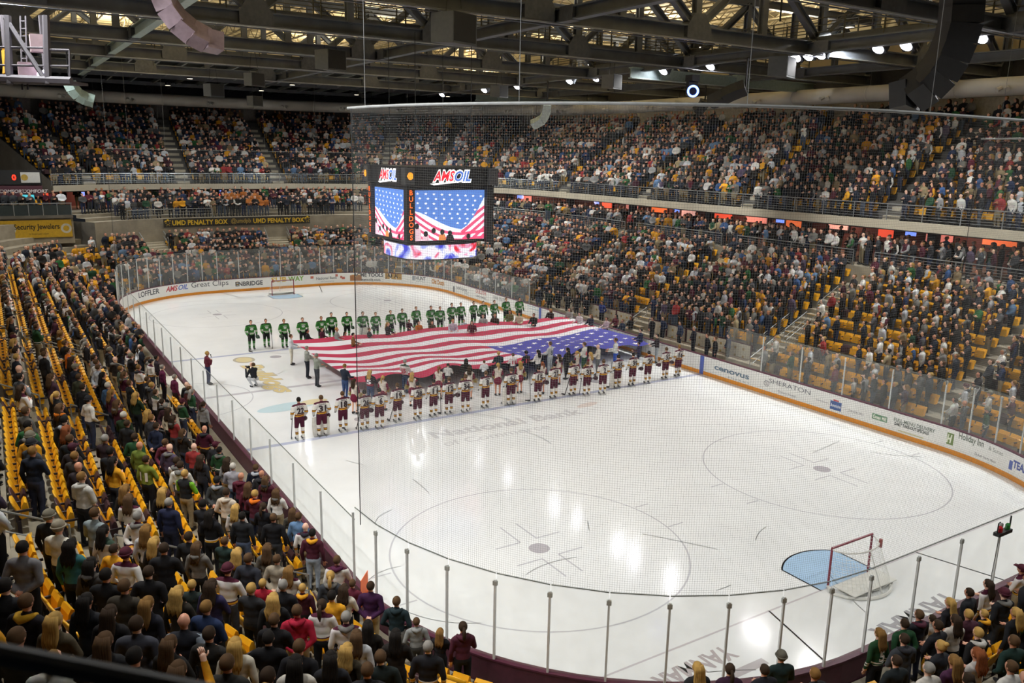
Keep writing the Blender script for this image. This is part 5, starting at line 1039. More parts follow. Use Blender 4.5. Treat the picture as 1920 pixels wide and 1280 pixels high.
for i, (u, v) in enumerate([(576, 620), (603, 617), (631, 617), (647, 624), (662, 627), (692, 617), (727, 607), (767, 601), (785, 604), (810, 604), (849, 601), (870, 601), (885, 604), (906, 592), (928, 591), (956, 584), (974, 588), (1001, 590), (1032, 581)]):
    t = ('#26242a', '#4c1a2e', '#8f9492', '#9a8a72', '#7a5a3a', '#2a2628', '#2a2529', '#45182a', '#b06a2c', '#4a3c2e', '#b9a9b8', '#b4bac4', '#54202c', '#9a9c98', '#3a2a24', '#6a6440', '#c9bda4', '#2c2a2a', '#2a2024')[i]
    icep(u, v, H0, 'person', 'holdm', t, '#2a2c34', 'flag bearer behind the far red stripe, %s from the left' % nth(i), 'long' if i % 3 == 0 else 'short', ('bk', 'br', 'bl', 'db')[i % 4], scale=(.95, .9, 1.0, .78)[i % 4] if v > 600 else .98)
# right end of the flag
for i, (u, v, t) in enumerate([(1068, 580, '#9a9a98'), (1087, 588, '#d0c8cc'), (1108, 592, '#2a3040'), (1138, 597, '#c9b4b8'), (1155, 592, '#5a2430'), (1168, 601, '#2c3648'), (1183, 596, '#201e22'), (1202, 619, '#2a3248')]):
    icep(u, v, H0, 'person', 'holdm', t, '#33343c', 'flag bearer at the starred right end, %s counted from the far corner' % nth(i), 'short' if i % 2 else 'long', ('br', 'bk', 'lb')[i % 3], scale=.98)
# cheerleaders with gold pompoms
pom = MB()
for i in range(120):
    a, b = random.uniform(0, 6.28), math.acos(random.uniform(-1, 1)); d = np.array([math.sin(b)*math.cos(a), math.sin(b)*math.sin(a), math.cos(b)]); pom.beam((0, 0, 0), tuple(d*random.uniform(.12, .17)), .012, .004)
POM = pom.mesh('pompom', mat('pompom_gold', '#c9b268', .35, .5, noise=.3, scale=20))
for i, (u, v) in enumerate([(664, 716), (718, 710), (773, 704), (823, 692), (880, 692), (934, 686), (975, 682), (1017, 684), (1048, 669), (1082, 663), (1107, 665)]):
    o = icep(u, v, 1.6, 'cheerleader', 'cheer', '#cfc4b8', '#6a2036', 'cheerleader in white and maroon dress with gold pompoms, %s from the left' % nth(i), ('long', 'pony')[i % 2], ('db', 'bl', 'bl', 'rd')[i % 4], num=None, scale=.96, sleeve='#6a2036', group='cheerleaders behind the white team')
    for s in (-1, 1): held(o, POM, 'pompom', (s*.1, .26, 1.0) if i % 2 else (s*.28, .1, .98), (0, 0, 0), 'gold pompom in the %s hand of the %s cheerleader from the left' % ('right' if s > 0 else 'left', nth(i)), 'pompom', 'gold pompoms')
# singer and crouching photographer
o = icep(388, 662, H0, 'person', 'heartm', '#5a1f2e', '#26304e', 'singer in maroon jacket holding a microphone on the ice', 'short', 'bl', look=(6, 4), group=None); mb = MB(); mb.tube([(0, .2, 1.42), (.0, .17, 1.54)], .016, 8); mb.ell((0, .165, 1.56), (.03, .03, .03), 8, 6); held(o, mb.mesh('microphone', BLK), 'microphone', (0, 0, 0), (0, 0, 0), 'black microphone held by the singer in maroon', 'microphone')
P = at(478, 725, 0); o = person('person', 'crouch', (P[0], P[1], 0), math.radians(115), '#26282e', '#b9bcc0', 'short', 'br', None, None); [setattr(c, 'location', (0, .03+.0, -.5)) for c in o.children]; tag(o, 'photographer in black jacket crouching on the ice with a camera', 'person'); mb = MB(); mb.box((0, .42, .98), (.14, .1, .1)); mb.tube([(0, .46, .98), (0, .6, .98)], .045, 10); held(o, mb.mesh('photo_camera', BLK), 'photo_camera', (0, 0, 0), (0, 0, 0), 'black camera held by the crouching photographer', 'camera')
# ================================================================= seats
SY = mat('seat_yellow', '#e0a318', .45, noise=.08, scale=4); SDK = mat('seat_maroon', '#3d2528', .5, noise=.1); ARM = mat('seat_arm', '#2c2226', .5)
def seat_parts(lo=False):
    b = MB(); prof = [(.10, .44), (.05, .56), (-.0, .70), (-.05, .83)]        # (y forward, z) of the backrest shell
    cols = [-.235, -.2, -.1, 0, .1, .2, .235] if not lo else [-.235, .235]
    vs = []
    for s in (0, .035):
        for y, z in prof:
            for x in cols: top = (.04*(1-(x/.235)**2) if z > .8 else 0); vs.append((x, y-s+.03*(x/.235)**2, z+top))
    n, k = len(cols), len(prof); B = n*k
    fs = [(j*n+i, j*n+i+1, (j+1)*n+i+1, (j+1)*n+i) for j in range(k-1) for i in range(n-1)]+[(B+j*n+i, B+(j+1)*n+i, B+(j+1)*n+i+1, B+j*n+i+1) for j in range(k-1) for i in range(n-1)]
    fs += [((k-1)*n+i, (k-1)*n+i+1, B+(k-1)*n+i+1, B+(k-1)*n+i) for i in range(n-1)]+[(j*n, (j+1)*n, B+(j+1)*n, B+j*n) for j in range(k-1)]+[(j*n+n-1, B+j*n+n-1, B+(j+1)*n+n-1, (j+1)*n+n-1) for j in range(k-1)]
    b.add(vs, fs)
    p = MB()                                      # tipped-up seat pan
    poly = [(.12, .40), (.24, .42), (.27, .60), (.24, .76), (.19, .79), (.14, .70), (.12, .55)] if not lo else [(.12, .40), (.26, .44), (.24, .77), (.14, .74)]
    p.prism(poly, 0, -.19, .19); a = MB(); a.box((.255, .17, .62), (.035, .34, .05)); a.box((.255, .03, .5), (.03, .05, .24)); l = MB(); l.box((.255, .06, .2), (.04, .08, .4))
    return b, p, a, l
sb_, sp_, sa_, sl_ = seat_parts(); SBM = {c: sb_.mesh('seat_back', c, True) for c in (SY, SDK)}; SPM = {c: sp_.mesh('seat_pan', c) for c in (SY, SDK)}; SAM = sa_.mesh('armrest', ARM); SLM = sl_.mesh('leg', ARM)
def vis(P, m=60):
    d = np.array(P)-CP; D = d@FW
    if D < 1: return None
    u, v = 960+CF*(d@RT)/D, 640-CF*(d@UP)/D
    return (u, v, D) if -m < u < 1920+m and -m < v < 1280+m else None
SEATS = []                                        # (q, d, z, row, region)
def aisle_here(k, x, y):
    if k in (0, 4): return any(abs(y-a) < .75 for a in AISLES)
    return False
UA = walk(UQ0+.12, UQ1, 11.5, 14)
def upper_aisle(q): k = int(q % 8); return any(abs(q-a)*seglen(k, 14) < .65 for a in UA)
for reg, q0, q1, rows, fd, fz in (('left', 0, 1.6, range(0, 11), drow, zrow), ('far', 1.64, 3.28, range(0, FAR_ROWS), drow, zrow), ('right', 3.32, 5.0, range(0, 11), drow, zrow), ('near', 5.0, 8.0, range(0, 11), drow, zrow), ('upper', UQ0+.02, UQ1-.02, range(0, UN), lambda i: UD+.95+UT*i-.14, lambda i: UZ+UR*i)):
    for i in rows:
        d = fd(i); qs = walk(q0, q1, .535, d)
        for q in qs:
            x, y = bp(q, d); k = int(q % 8)
            if aisle_here(k, x, y): continue
            if k not in (0, 4) and any(abs(q-a) < (.6/seglen(k, d)) for a in (1.5, 3.5, 5.5, 6.0, 7.0, 7.45, 7.75)): continue
            if reg == 'upper' and upper_aisle(q): continue
            if reg == 'left' and 1.15 < q and i > 6: continue
            if reg == 'far' and (abs(q-1.83)*seglen(1, d) < 1.3 and i > 3 or abs(q-2.78)*seglen(2) < 1.3 and i > 3): continue
            if reg == 'right' and k == 4 and -10.2 < y < 9.4 and i < 2: continue
            if k == 0 and -3 < y < 5.5 and i < 1: continue
            SEATS.append((q, d, fz(i), i, reg))
for qa in UA:                                     # concrete steps in the upper deck aisles
    mb = MB(); n_ = bn(qa); a_ = math.atan2(n_[1], n_[0])
    for i in range(UN-1): p_ = bp(qa, UD+.95+UT*i-.2); mb.box((p_[0], p_[1], UZ+UR*i+UR/4), (.4, 1.1, UR/2), 0, a_)
    tag(mb.build('floor_stairs_upper', CONCL), kind='structure')
cand = []
for n, (q, d, z, i, reg) in enumerate(SEATS):
    if reg in ('left', 'near'):
        P = (*bp(q, d), z+.7); w_ = vis(P, 10)
        if w_ and w_[2] < 40: cand.append((w_[2], n))
cand.sort(); NEAR_SEATS = set(n for _, n in cand[:300])
rowc = {}; rest_v, rest_f, rest_m = [], [], []
lb_, lp_, la_, ll_ = seat_parts(True); LOV = np.array(lb_.v+lp_.v+la_.v); LOF = lb_.f+[tuple(i+len(lb_.v) for i in f) for f in lp_.f]+[tuple(i+len(lb_.v)+len(lp_.v) for i in f) for f in la_.f]; LOM = [0]*(len(lb_.f)+len(lp_.f))+[2]*len(la_.f)
order = sorted(range(len(SEATS)), key=lambda n: (SEATS[n][3], SEATS[n][0]))
RV = []; RF = []; RM = []; base = 0
for n in order:
    q, d, z, i, reg = SEATS[n]; x, y = bp(q, d); nn = bn(q); a = math.atan2(-nn[1], -nn[0])-math.pi/2
    dark = RN.rand() < (.17 if reg in ('left', 'near') else .07)
    if n in NEAR_SEATS:
        sd = 'left stand' if int(q % 8) == 0 else ('near-left corner stand' if q >= 7 else 'near end stand'); key = (sd, i); rowc[key] = rowc.get(key, -1)+1
        e = empty('stadium_seat', (x, y, z), a, '%s flip-up seat, %s row, %s, %s from the camera end' % ('dark maroon' if dark else 'yellow', nth(i), sd, nth(rowc[key])), 'seat', 'flip-up stadium seats')
        c = SDK if dark else SY
        for nm, me in (('seat_back', SBM[c]), ('seat_pan', SPM[c]), ('armrest', SAM), ('leg', SLM)): link(bpy.data.objects.new(nm, me), e)
    else:
        if not vis((x, y, z+.6), 600): continue
        ca, sa = math.cos(a), math.sin(a); V = LOV.copy(); V[:, 0], V[:, 1] = LOV[:, 0]*ca-LOV[:, 1]*sa+x, LOV[:, 0]*sa+LOV[:, 1]*ca+y; V[:, 2] += z
        RV.append(V); RF += [tuple(t+base for t in f) for f in LOF]; RM += [1 if (dark and m == 0) else m for m in LOM]; base += len(V)
me = bpy.data.meshes.new('stadium_seats'); me.from_pydata(np.concatenate(RV).tolist(), [], RF); [me.materials.append(m) for m in (SY, SDK, ARM)]; me.polygons.foreach_set('material_index', RM); o = bpy.data.objects.new('stadium_seats', me); link(o)
tag(o, 'rows of yellow and maroon flip-up seats across the far stands', 'seats', kind='stuff')
# ================================================================= spectators
def pd(i): return D0-.6+TR*i                     # where people stand on row i
TAKEN = []
def free(x, y, r=.52): return all((x-a)**2+(y-b)**2 > r*r for a, b, _ in TAKEN)
def spot(u, v, h):                                # head pixel -> row and place in the lower bowl
    d = ray(u, v); t = 4.0
    while t < 90:
        P = CP+d*t; dd = bd(P[0], P[1]); zf = Z0+RS*max(0, (dd-(D0-.52)))/TR
        if dd > .2 and P[2]-zf < h: break
        if P[2] < .3: break
        t += .05
    dd = bd(P[0], P[1]); i = max(0, round((dd-(D0-.52))/TR)); P = CP+d*((zrow(i)+h-CP[2])/d[2]); q = qof(P[0], P[1]); return i, q
FLAGC = (3.0, .5)
CN = {}
def cname(h):
    r, g, b = [int(h[1+2*i:3+2*i], 16) for i in range(3)]; mx, mn = max(r, g, b), min(r, g, b)
    if mx < 50: return 'black'
    if mx-mn < 22: return 'dark grey' if mx < 85 else ('grey' if mx < 165 else 'white')
    if r > 1.35*g and r > 1.35*b: return 'maroon' if mx < 120 else 'red'
    if b >= mx and b > r*1.15: return 'navy' if mx < 80 else 'blue'
    if g >= mx*.98 and g > b*1.25 and g > r*1.1: return 'dark green' if mx < 90 else 'green'
    if r > 180 and g > 120 and b < 90: return 'gold'
    if g > b*1.3 and r < g*1.2: return 'olive'
    return 'brown' if mx < 120 else 'tan'
PCOUNT = {}
def spectator(i, q, top, hair, hc, bottom='#2a2c34', pose=None, scale=1.0, kind=None, hoodc=None, sleeve=None, hcolor=None, tag_=None, num=None):
    x, y = bp(q, pd(i)); z = zrow(i); k = int(q % 8); nn = bn(q); a1 = math.atan2(FLAGC[1]-y, FLAGC[0]-x); a = a1+random.uniform(-.2, .2)
    sx = 'f' if hair in ('long', 'curly', 'pony', 'bun') else 'm'
    ps = pose or random.choice(('heart', 'heart', 'side', 'fold') if sx == 'f' else ('heart', 'heart', 'side', 'fold', 'cross', 'behind', 'pocket'))
    if sx == 'f' and ps not in ('heart', 'side', 'fold'): sx = 'm'
    tm = {'W': S_W, 'B': S_B, 'G': S_G, 'M': S_M, 'P': S_WP}.get(kind); tw = {'W': 'white striped jersey', 'B': 'gold-striped black jersey', 'G': 'dark green jersey', 'M': 'gold-striped maroon jersey', 'P': 'white jersey'}.get(kind) or (cname(top)+(' hoodie' if hoodc else random.choice((' top', ' jacket', ' shirt'))))
    sd = {0: 'left stand', 7: 'near-left corner', 6: 'near end', 5: 'near-right corner', 1: 'far-left corner'}.get(k, 'right stand')
    PCOUNT[(sd, i)] = PCOUNT.get((sd, i), -1)+1
    hw_ = {'short': HNAME[hc]+'-haired person', 'long': 'person with long %s hair' % HNAME[hc], 'curly': 'person with curly %s hair' % HNAME[hc], 'pony': 'person with %s ponytail' % HNAME[hc], 'bun': 'person with %s hair bun' % HNAME[hc], 'bald': 'bald person', 'beanie': 'person in knit cap', 'cap': 'person in cap'}[hair]
    if scale < .85: hw_ = hw_.replace('person', 'child')
    o = person('person', ps+sx, (x, y, z), a, top, bottom, hair, hc, None, 'spectators in the near stands', scale*random.uniform(.97, 1.03), topmat=tm, hoodc=hoodc, sleeve=sleeve, hcolor=hcolor)
    TAKEN.append((x, y, i)); o['_lab'] = (hw_, tw, nth(i), sd)
    if num: number_on(o, num, .24, .14, 1.2, '#d8d4cc', .2, width=.26 if len(num) > 1 else .14)
    return o
JE = '#33384a'; KH = '#8d7f63'; BKT = '#1b1c1f'
# u, v of the head, top colour, hair style, hair colour, trousers, extras
HAND = [(156, 896, '#b9b6ae', 'short', 'lb', BKT, {'hoodc': '#b0ada5'}), (140, 872, '#2a2328', 'bald', 'gy', JE, {}), (238, 932, '#c9c6c0', 'long', 'br', BKT, {'kind': 'W'}), (231, 917, '#33302e', 'long', 'lb', JE, {}), (290, 922, '#1e1d1f', 'long', 'bl', BKT, {}), (309, 941, '#20243c', 'short', 'gy', '#26283a', {'pose': 'side'}), (84, 965, '#1d1c1c', 'beanie', 'gy', BKT, {'hcolor': '#6f6a5c'}), (84, 999, '#c9c2b2', 'beanie', 'gy', BKT, {'hcolor': '#8a8170'}), (110, 1027, '#2f5f63', 'curly', 'bk', BKT, {}), (182, 963, '#7f8a8c', 'short', 'br', JE, {}), (177, 996, '#cfcbc6', 'long', 'bk', BKT, {'kind': 'P'}), (187, 1018, '#d99a26', 'short', 'db', BKT, {'scale': .9}), (182, 1052, '#4a4744', 'long', 'bk', BKT, {'hoodc': '#5a5652'}), (258, 997, '#b9b9bc', 'long', 'lb', BKT, {}), (265, 1010, '#2e2c2c', 'long', 'bl', BKT, {}), (268, 1032, '#1d1d20', 'short', 'db', BKT, {}), (278, 1071, '#1b1a1c', 'short', 'db', BKT, {}), (273, 858, '#6f7a2e', 'short', 'db', BKT, {'num': '11', 'pose': 'heart'}), (198, 847, '#1d1f23', 'short', 'bk', '#2b2823', {'pose': 'cross'}), (55, 770, '#55534f', 'short', 'br', '#252a3c', {'pose': 'fold'}), (119, 736, '#202022', 'pony', 'bl', BKT, {}), (119, 763, '#242224', 'long', 'br', BKT, {'hoodc': '#c9701e'}), (123, 788, '#26282c', 'short', 'bk', JE, {'hoodc': '#8d9298'}), (119, 806, '#1d1c1d', 'long', 'rd', BKT, {}), (120, 823, '#1e1f21', 'short', 'br', BKT, {}), (125, 840, '#2a2426', 'cap', 'br', JE, {'hcolor': '#3c1c28'}), (137, 846, '#3a3632', 'short', 'lb', BKT, {}), (162, 722, '#222225', 'short', 'db', '#2b3450', {'pose': 'side'}), (141, 706, '#3a3d2e', 'short', 'br', '#5a4326', {}), (196, 722, '#3c5878', 'short', 'wh', '#2a3038', {}), (210, 734, '#4a2432', 'long', 'lb', JE, {}), (188, 705, '#1f2124', 'long', 'bk', BKT, {}), (251, 739, '#20301f', 'curly', 'bl', BKT, {}), (284, 734, '#c4c8cc', 'short', 'br', BKT, {'kind': 'P'}), (265, 777, '#1d1c1d', 'long', 'bl', BKT, {}), (272, 786, '#3c3c40', 'short', 'lb', BKT, {'pose': 'side'}), (309, 770, '#cfc4ac', 'long', 'db', BKT, {}), (295, 763, '#3a2128', 'short', 'gy', JE, {}), (228, 779, '#22331f', 'short', 'wh', BKT, {}), (236, 787, '#1b1c1e', 'short', 'db', BKT, {}), (187, 825, '#2e2226', 'short', 'gy', BKT, {}), (241, 820, '#2f6b2e', 'short', 'db', BKT, {'kind': 'G'}), (258, 834, '#5d6a2a', 'bald', 'gy', JE, {}), (296, 828, '#5a2432', 'short', 'br', JE, {'hoodc': '#5a2432'}), (284, 801, '#20263a', 'short', 'db', BKT, {}), (254, 717, '#202124', 'short', 'br', BKT, {}), (229, 691, '#4a5648', 'short', 'lb', JE, {}), (177, 672, '#8a8c90', 'short', 'db', JE, {}), (187, 686, '#a9b0b8', 'short', 'br', BKT, {}), (91, 662, '#1e1e20', 'short', 'br', BKT, {}), (52, 663, '#b9bcc4', 'short', 'db', BKT, {}), (41, 690, '#202023', 'bald', 'gy', BKT, {}), (57, 703, '#3a3d42', 'short', 'bk', JE, {'sleeve': '#777b80'}), (93, 708, '#4a3440', 'long', 'br', BKT, {}), (131, 657, '#d9701e', 'short', 'db', JE, {'sleeve': '#5a3a8a'}),
        (431, 875, '#9d9aa0', 'short', 'wh', '#4a5566', {}), (451, 893, '#5a2432', 'bald', 'lb', BKT, {'hoodc': '#5a2432'}), (483, 874, '#1b2030', 'short', 'br', '#5a6a90', {'num': '9', 'hoodc': '#a9adb4'}), (461, 913, '#5a2430', 'long', 'br', BKT, {}), (474, 918, '#4a1f2c', 'short', 'bl', JE, {'hoodc': '#d9701e'}), (346, 886, '#1f2022', 'short', 'bl', KH, {'sleeve': '#6fae2c', 'pose': 'cross'}), (396, 899, '#3a3c3c', 'cap', 'bk', BKT, {'hcolor': '#1c1c1c', 'hoodc': '#8a8c90'}), (420, 924, '#c2b6a6', 'short', 'db', '#4a463c', {'hoodc': '#c2b6a6', 'pose': 'pocket'}), (451, 965, '#222326', 'short', 'bk', '#55617a', {'pose': 'side'}), (444, 954, '#d0ccc6', 'long', 'bl', BKT, {'kind': 'P'}), (486, 948, '#1a1b20', 'pony', 'db', BKT, {'pose': 'fold'}), (381, 966, '#1b1b1d', 'long', 'bk', BKT, {'kind': 'B'}), (369, 944, '#232224', 'short', 'bk', BKT, {}), (530, 960, '#3f3c36', 'long', 'br', BKT, {}), (547, 966, '#5d7a9c', 'short', 'br', '#262c3c', {}), (578, 972, '#d0ccc6', 'bald', 'br', KH, {'kind': 'W', 'hoodc': '#2a2630'}), (589, 992, '#4a1f2c', 'short', 'bk', '#9aa4b0', {'hoodc': '#d99a26', 'pose': 'side'}), (337, 1006, '#1c1d20', 'short', 'db', BKT, {}), (355, 1025, '#6a6660', 'long', 'br', BKT, {'hoodc': '#6a6660'}), (405, 1021, '#20302c', 'short', 'br', BKT, {'scale': .9}), (429, 1037, '#2a2a30', 'curly', 'bl', BKT, {}), (448, 1047, '#2c2e36', 'short', 'br', BKT, {}), (487, 1033, '#5a564e', 'long', 'br', BKT, {}), (505, 1035, '#8f8574', 'short', 'br', BKT, {}), (518, 1051, '#c9c6c4', 'curly', 'lb', BKT, {'kind': 'W'}), (522, 1073, '#3c1a28', 'short', 'bl', BKT, {'hoodc': '#d99a26', 'scale': .85}),
        (449, 1082, '#9c2030', 'short', 'bl', BKT, {'scale': .85}), (454, 1107, '#2a2a2c', 'short', 'bl', BKT, {}), (483, 1125, '#1f2022', 'curly', 'bl', BKT, {}), (538, 1094, '#1c1c20', 'short', 'gy', BKT, {}), (528, 1136, '#a01f36', 'short', 'br', KH, {'hoodc': '#a01f36', 'pose': 'behind'}), (583, 1148, '#cfcac4', 'pony', 'db', BKT, {'kind': 'W'}), (615, 1151, '#c9bfae', 'short', 'gy', KH, {'kind': 'W', 'hoodc': '#6f6c68'}), (649, 1172, '#26221e', 'long', 'bk', BKT, {}), (650, 1098, '#cfc8bc', 'curly', 'db', BKT, {}), (681, 1106, '#3a1c3c', 'short', 'db', '#b5a67f', {'pose': 'behind'}), (678, 1088, '#5a2030', 'short', 'br', BKT, {'scale': .85}), (632, 1052, '#cfcac2', 'short', 'br', BKT, {'kind': 'W', 'hoodc': '#4a1f3a'}), (731, 1134, '#223034', 'short', 'br', '#8d8c86', {'hoodc': '#223034'}), (788, 1163, '#8a8c8a', 'short', 'br', '#4a4a48', {'scale': .82, 'hoodc': '#8a8c8a'}), (818, 1188, '#1d1c20', 'long', 'lb', BKT, {'scale': .85}), (858, 1187, '#4a2230', 'pony', 'db', BKT, {'hoodc': '#4a2230'}), (697, 1194, '#24201e', 'long', 'bk', BKT, {}), (734, 1196, '#1c1c1f', 'short', 'gy', JE, {'kind': 'B', 'pose': 'side'}), (647, 1215, '#3a3428', 'curly', 'bl', BKT, {}), (678, 1220, '#1d2422', 'short', 'br', BKT, {}), (497, 1194, '#17171a', 'short', 'bk', BKT, {}), (526, 1216, '#1a191c', 'short', 'br', BKT, {}), (554, 1246, '#b9b4aa', 'long', 'bk', BKT, {}), (495, 1170, '#1c1b1d', 'short', 'br', BKT, {}), (381, 1140, '#23304f', 'short', 'lb', BKT, {}), (447, 1201, '#bdb6a6', 'long', 'bl', BKT, {}), (402, 1212, '#2a2826', 'short', 'db', BKT, {}), (393, 1100, '#2e2a4a', 'curly', 'db', BKT, {}), (354, 1097, '#26302e', 'short', 'bl', BKT, {'scale': .85}), (277, 1028, '#1c1c1e', 'short', 'db', BKT, {}),
        (19, 1093, '#1f1f22', 'short', 'bk', BKT, {}), (59, 1120, '#1d1a1e', 'short', 'br', BKT, {'hoodc': '#a8801e'}), (96, 1160, '#4d4536', 'long', 'bl', BKT, {}), (146, 1127, '#1f2024', 'long', 'bk', BKT, {}), (187, 1156, '#1b191a', 'long', 'db', BKT, {}), (192, 1079, '#19191b', 'short', 'bk', BKT, {}), (223, 1105, '#37322a', 'short', 'br', BKT, {}), (229, 1156, '#3b3c44', 'short', 'db', '#23242c', {'pose': 'side'}), (258, 1136, '#23242c', 'long', 'lb', BKT, {}), (313, 1117, '#2a2620', 'curly', 'bl', BKT, {}), (325, 1134, '#26241f', 'long', 'bl', BKT, {}), (325, 1173, '#23252c', 'bald', 'br', BKT, {'sleeve': '#8d98a4'}), (273, 1208, '#201f1e', 'long', 'br', BKT, {}), (36, 1197, '#2a2824', 'short', 'br', BKT, {}), (341, 1258, '#c48a1e', 'long', 'br', BKT, {'pose': 'phone'}), (406, 1258, '#2a2926', 'short', 'br', BKT, {}), (452, 1262, '#2c2a28', 'short', 'db', BKT, {}), (0, 1040, '#6a686a', 'short', 'bk', BKT, {}), (5, 1150, '#1d1c1c', 'long', 'lb', BKT, {}),
        (600, 1250, '#26262a', 'long', 'bk', BKT, {}), (650, 1262, '#202024', 'short', 'br', BKT, {}), (180, 1215, '#1d1d1f', 'long', 'br', BKT, {}), (120, 1205, '#1a1a1c', 'short', 'bk', BKT, {}),
        (1821, 1111, '#26282c', 'short', 'db', BKT, {}), (1801, 1136, '#26252a', 'long', 'bl', BKT, {}), (1788, 1158, '#c9c2ba', 'long', 'db', BKT, {}), (1770, 1147, '#c4beb4', 'short', 'db', BKT, {'scale': .85}), (1740, 1145, '#26262c', 'short', 'br', JE, {'hoodc': '#4a2230'}), (1708, 1172, '#223a2c', 'short', 'db', BKT, {'kind': 'G'}), (1672, 1201, '#2c5a32', 'long', 'lb', BKT, {'kind': 'G', 'num': '5'}), (1826, 1161, '#4a2a36', 'short', 'bl', BKT, {}), (1859, 1167, '#2a2a2c', 'short', 'bl', BKT, {'scale': .85, 'hoodc': '#d99a26'}), (1898, 1143, '#232428', 'long', 'bl', BKT, {}), (1787, 1190, '#1d1d20', 'short', 'db', BKT, {'kind': 'B'}), (1828, 1179, '#202022', 'short', 'bl', BKT, {'hoodc': '#b9b5ae'}), (1765, 1212, '#26272c', 'bun', 'bl', BKT, {}), (1844, 1233, '#b9b4b0', 'curly', 'rd', BKT, {}), (1819, 1244, '#4a2a44', 'long', 'lb', BKT, {}), (1898, 1197, '#1f3430', 'short', 'br', BKT, {}), (1693, 1244, '#22282a', 'short', 'db', BKT, {}), (1765, 1268, '#c9c4bc', 'short', 'gy', BKT, {}), (1470, 1236, '#20302e', 'beanie', 'gy', BKT, {'hcolor': '#5a564c'}), (1312, 1266, '#2a2a2c', 'long', 'bl', BKT, {}), (1372, 1260, '#3a2236', 'pony', 'db', BKT, {}), (1422, 1262, '#222228', 'short', 'db', BKT, {}), (1905, 1250, '#c9c6c0', 'short', 'br', BKT, {}), (1540, 1274, '#2a2a2c', 'short', 'lb', BKT, {})]
for u, v, top, hr, hc, bt, ex in HAND:
    h = 1.66*ex.get('scale', 1.0); i, q = spot(u, v, h); i = min(i, 10)
    ok = False
    for dq in (0, .2, -.2, .35, -.35, .5, -.5, .7, -.7, .95, -.95):
        qq = (q+dq/max(3.0, seglen(int(q % 8), pd(i)))) % 8
        if free(*bp(qq, pd(i)), .5): q = qq; ok = True; break
    if not ok: continue
    spectator(min(i, 10), q, top, hr, hc, bt, **ex)
PAL = (['#d8d5cf', '#c4c6c8']+['#1b1b1e', '#232427', '#2a2a2e', '#1f2430', '#26221f']*4+['#4a4a4c', '#6a6864', '#8a8a8a', '#3a3d42']*2+['#c9c6c0', '#b9bcc0', '#d0ccc4']*2+['#4a1f2c', '#5a2432', '#3a1a26']+['#c48a1e', '#d99a26']+['#2b5a32', '#20402c']+['#23304f', '#35507a', '#5d7a9c']+['#7a6a50', '#9a8a6a', '#8a3030', '#4a3f52'])
HCS = ['bk', 'db', 'br', 'br', 'lb', 'bl', 'gy', 'db']
fill = []; LEFT_REST = []
for q, d, z, i, reg in SEATS:
    if reg not in ('left', 'near'): continue
    x, y = bp(q, pd(i)); w_ = vis((x, y, z+1.2), 0)
    if not w_:
        w2 = vis((x, y, z+1.2), 550)
        if w2 and not 660 < w2[0] < 1640 and RN.rand() < .6 and bd(x, y) < 12 and free(x, y): LEFT_REST.append((q, i)); TAKEN.append((x, y, i))
        continue
    if 690 < w_[0] < 1640 and q > 5.2: continue
    k = int(q % 8); pr = .75 if k == 1 else (.62 if y > -3 else (.42 if i < 3 else .22)) if k == 0 else (.45 if q >= 7 else .6)
    if k == 0 and i > 7: pr = .5
    if RN.rand() < pr and free(x, y): fill.append((w_[2], q, i)); TAKEN.append((x, y, i))
fill.sort(); n_hand = len(HAND)
for n, (dist, q, i) in enumerate(fill):
    if n_hand+n < 300:
        hr = random.choice(('short', 'short', 'short', 'long', 'long', 'pony', 'bald', 'cap', 'beanie', 'curly')); jk = random.random()
        spectator(i, q, random.choice(PAL), hr, random.choice(HCS), random.choice((BKT, JE, '#23252c', '#3a3c40', KH)), kind='W' if jk < .08 else 'B' if jk < .11 else 'G' if jk < .16 else 'M' if jk < .2 else None, hoodc=random.choice((None, None, '#6a6864', '#2a2a2e')), hcolor=random.choice(('#26262a', '#4a1f2c', '#6f6a5c')) if hr in ('cap', 'beanie') else None)
    else: LEFT_REST.append((q, i))
# each label names the look, row and the place along the row
ppl = [o for o in COL.objects if o.get('_lab')]; byrow = {}
for o in ppl: byrow.setdefault((o['_lab'][2], o['_lab'][3]), []).append(o)
for (r_, sd), os_ in byrow.items():
    os_.sort(key=lambda o: (o.location.y if 'left' in sd else o.location.x))
    for n, o in enumerate(os_): o['label'] = '%s in %s, %s row, %s, %s along' % (o['_lab'][0], o['_lab'][1], r_, sd, nth(n)); del o['_lab']
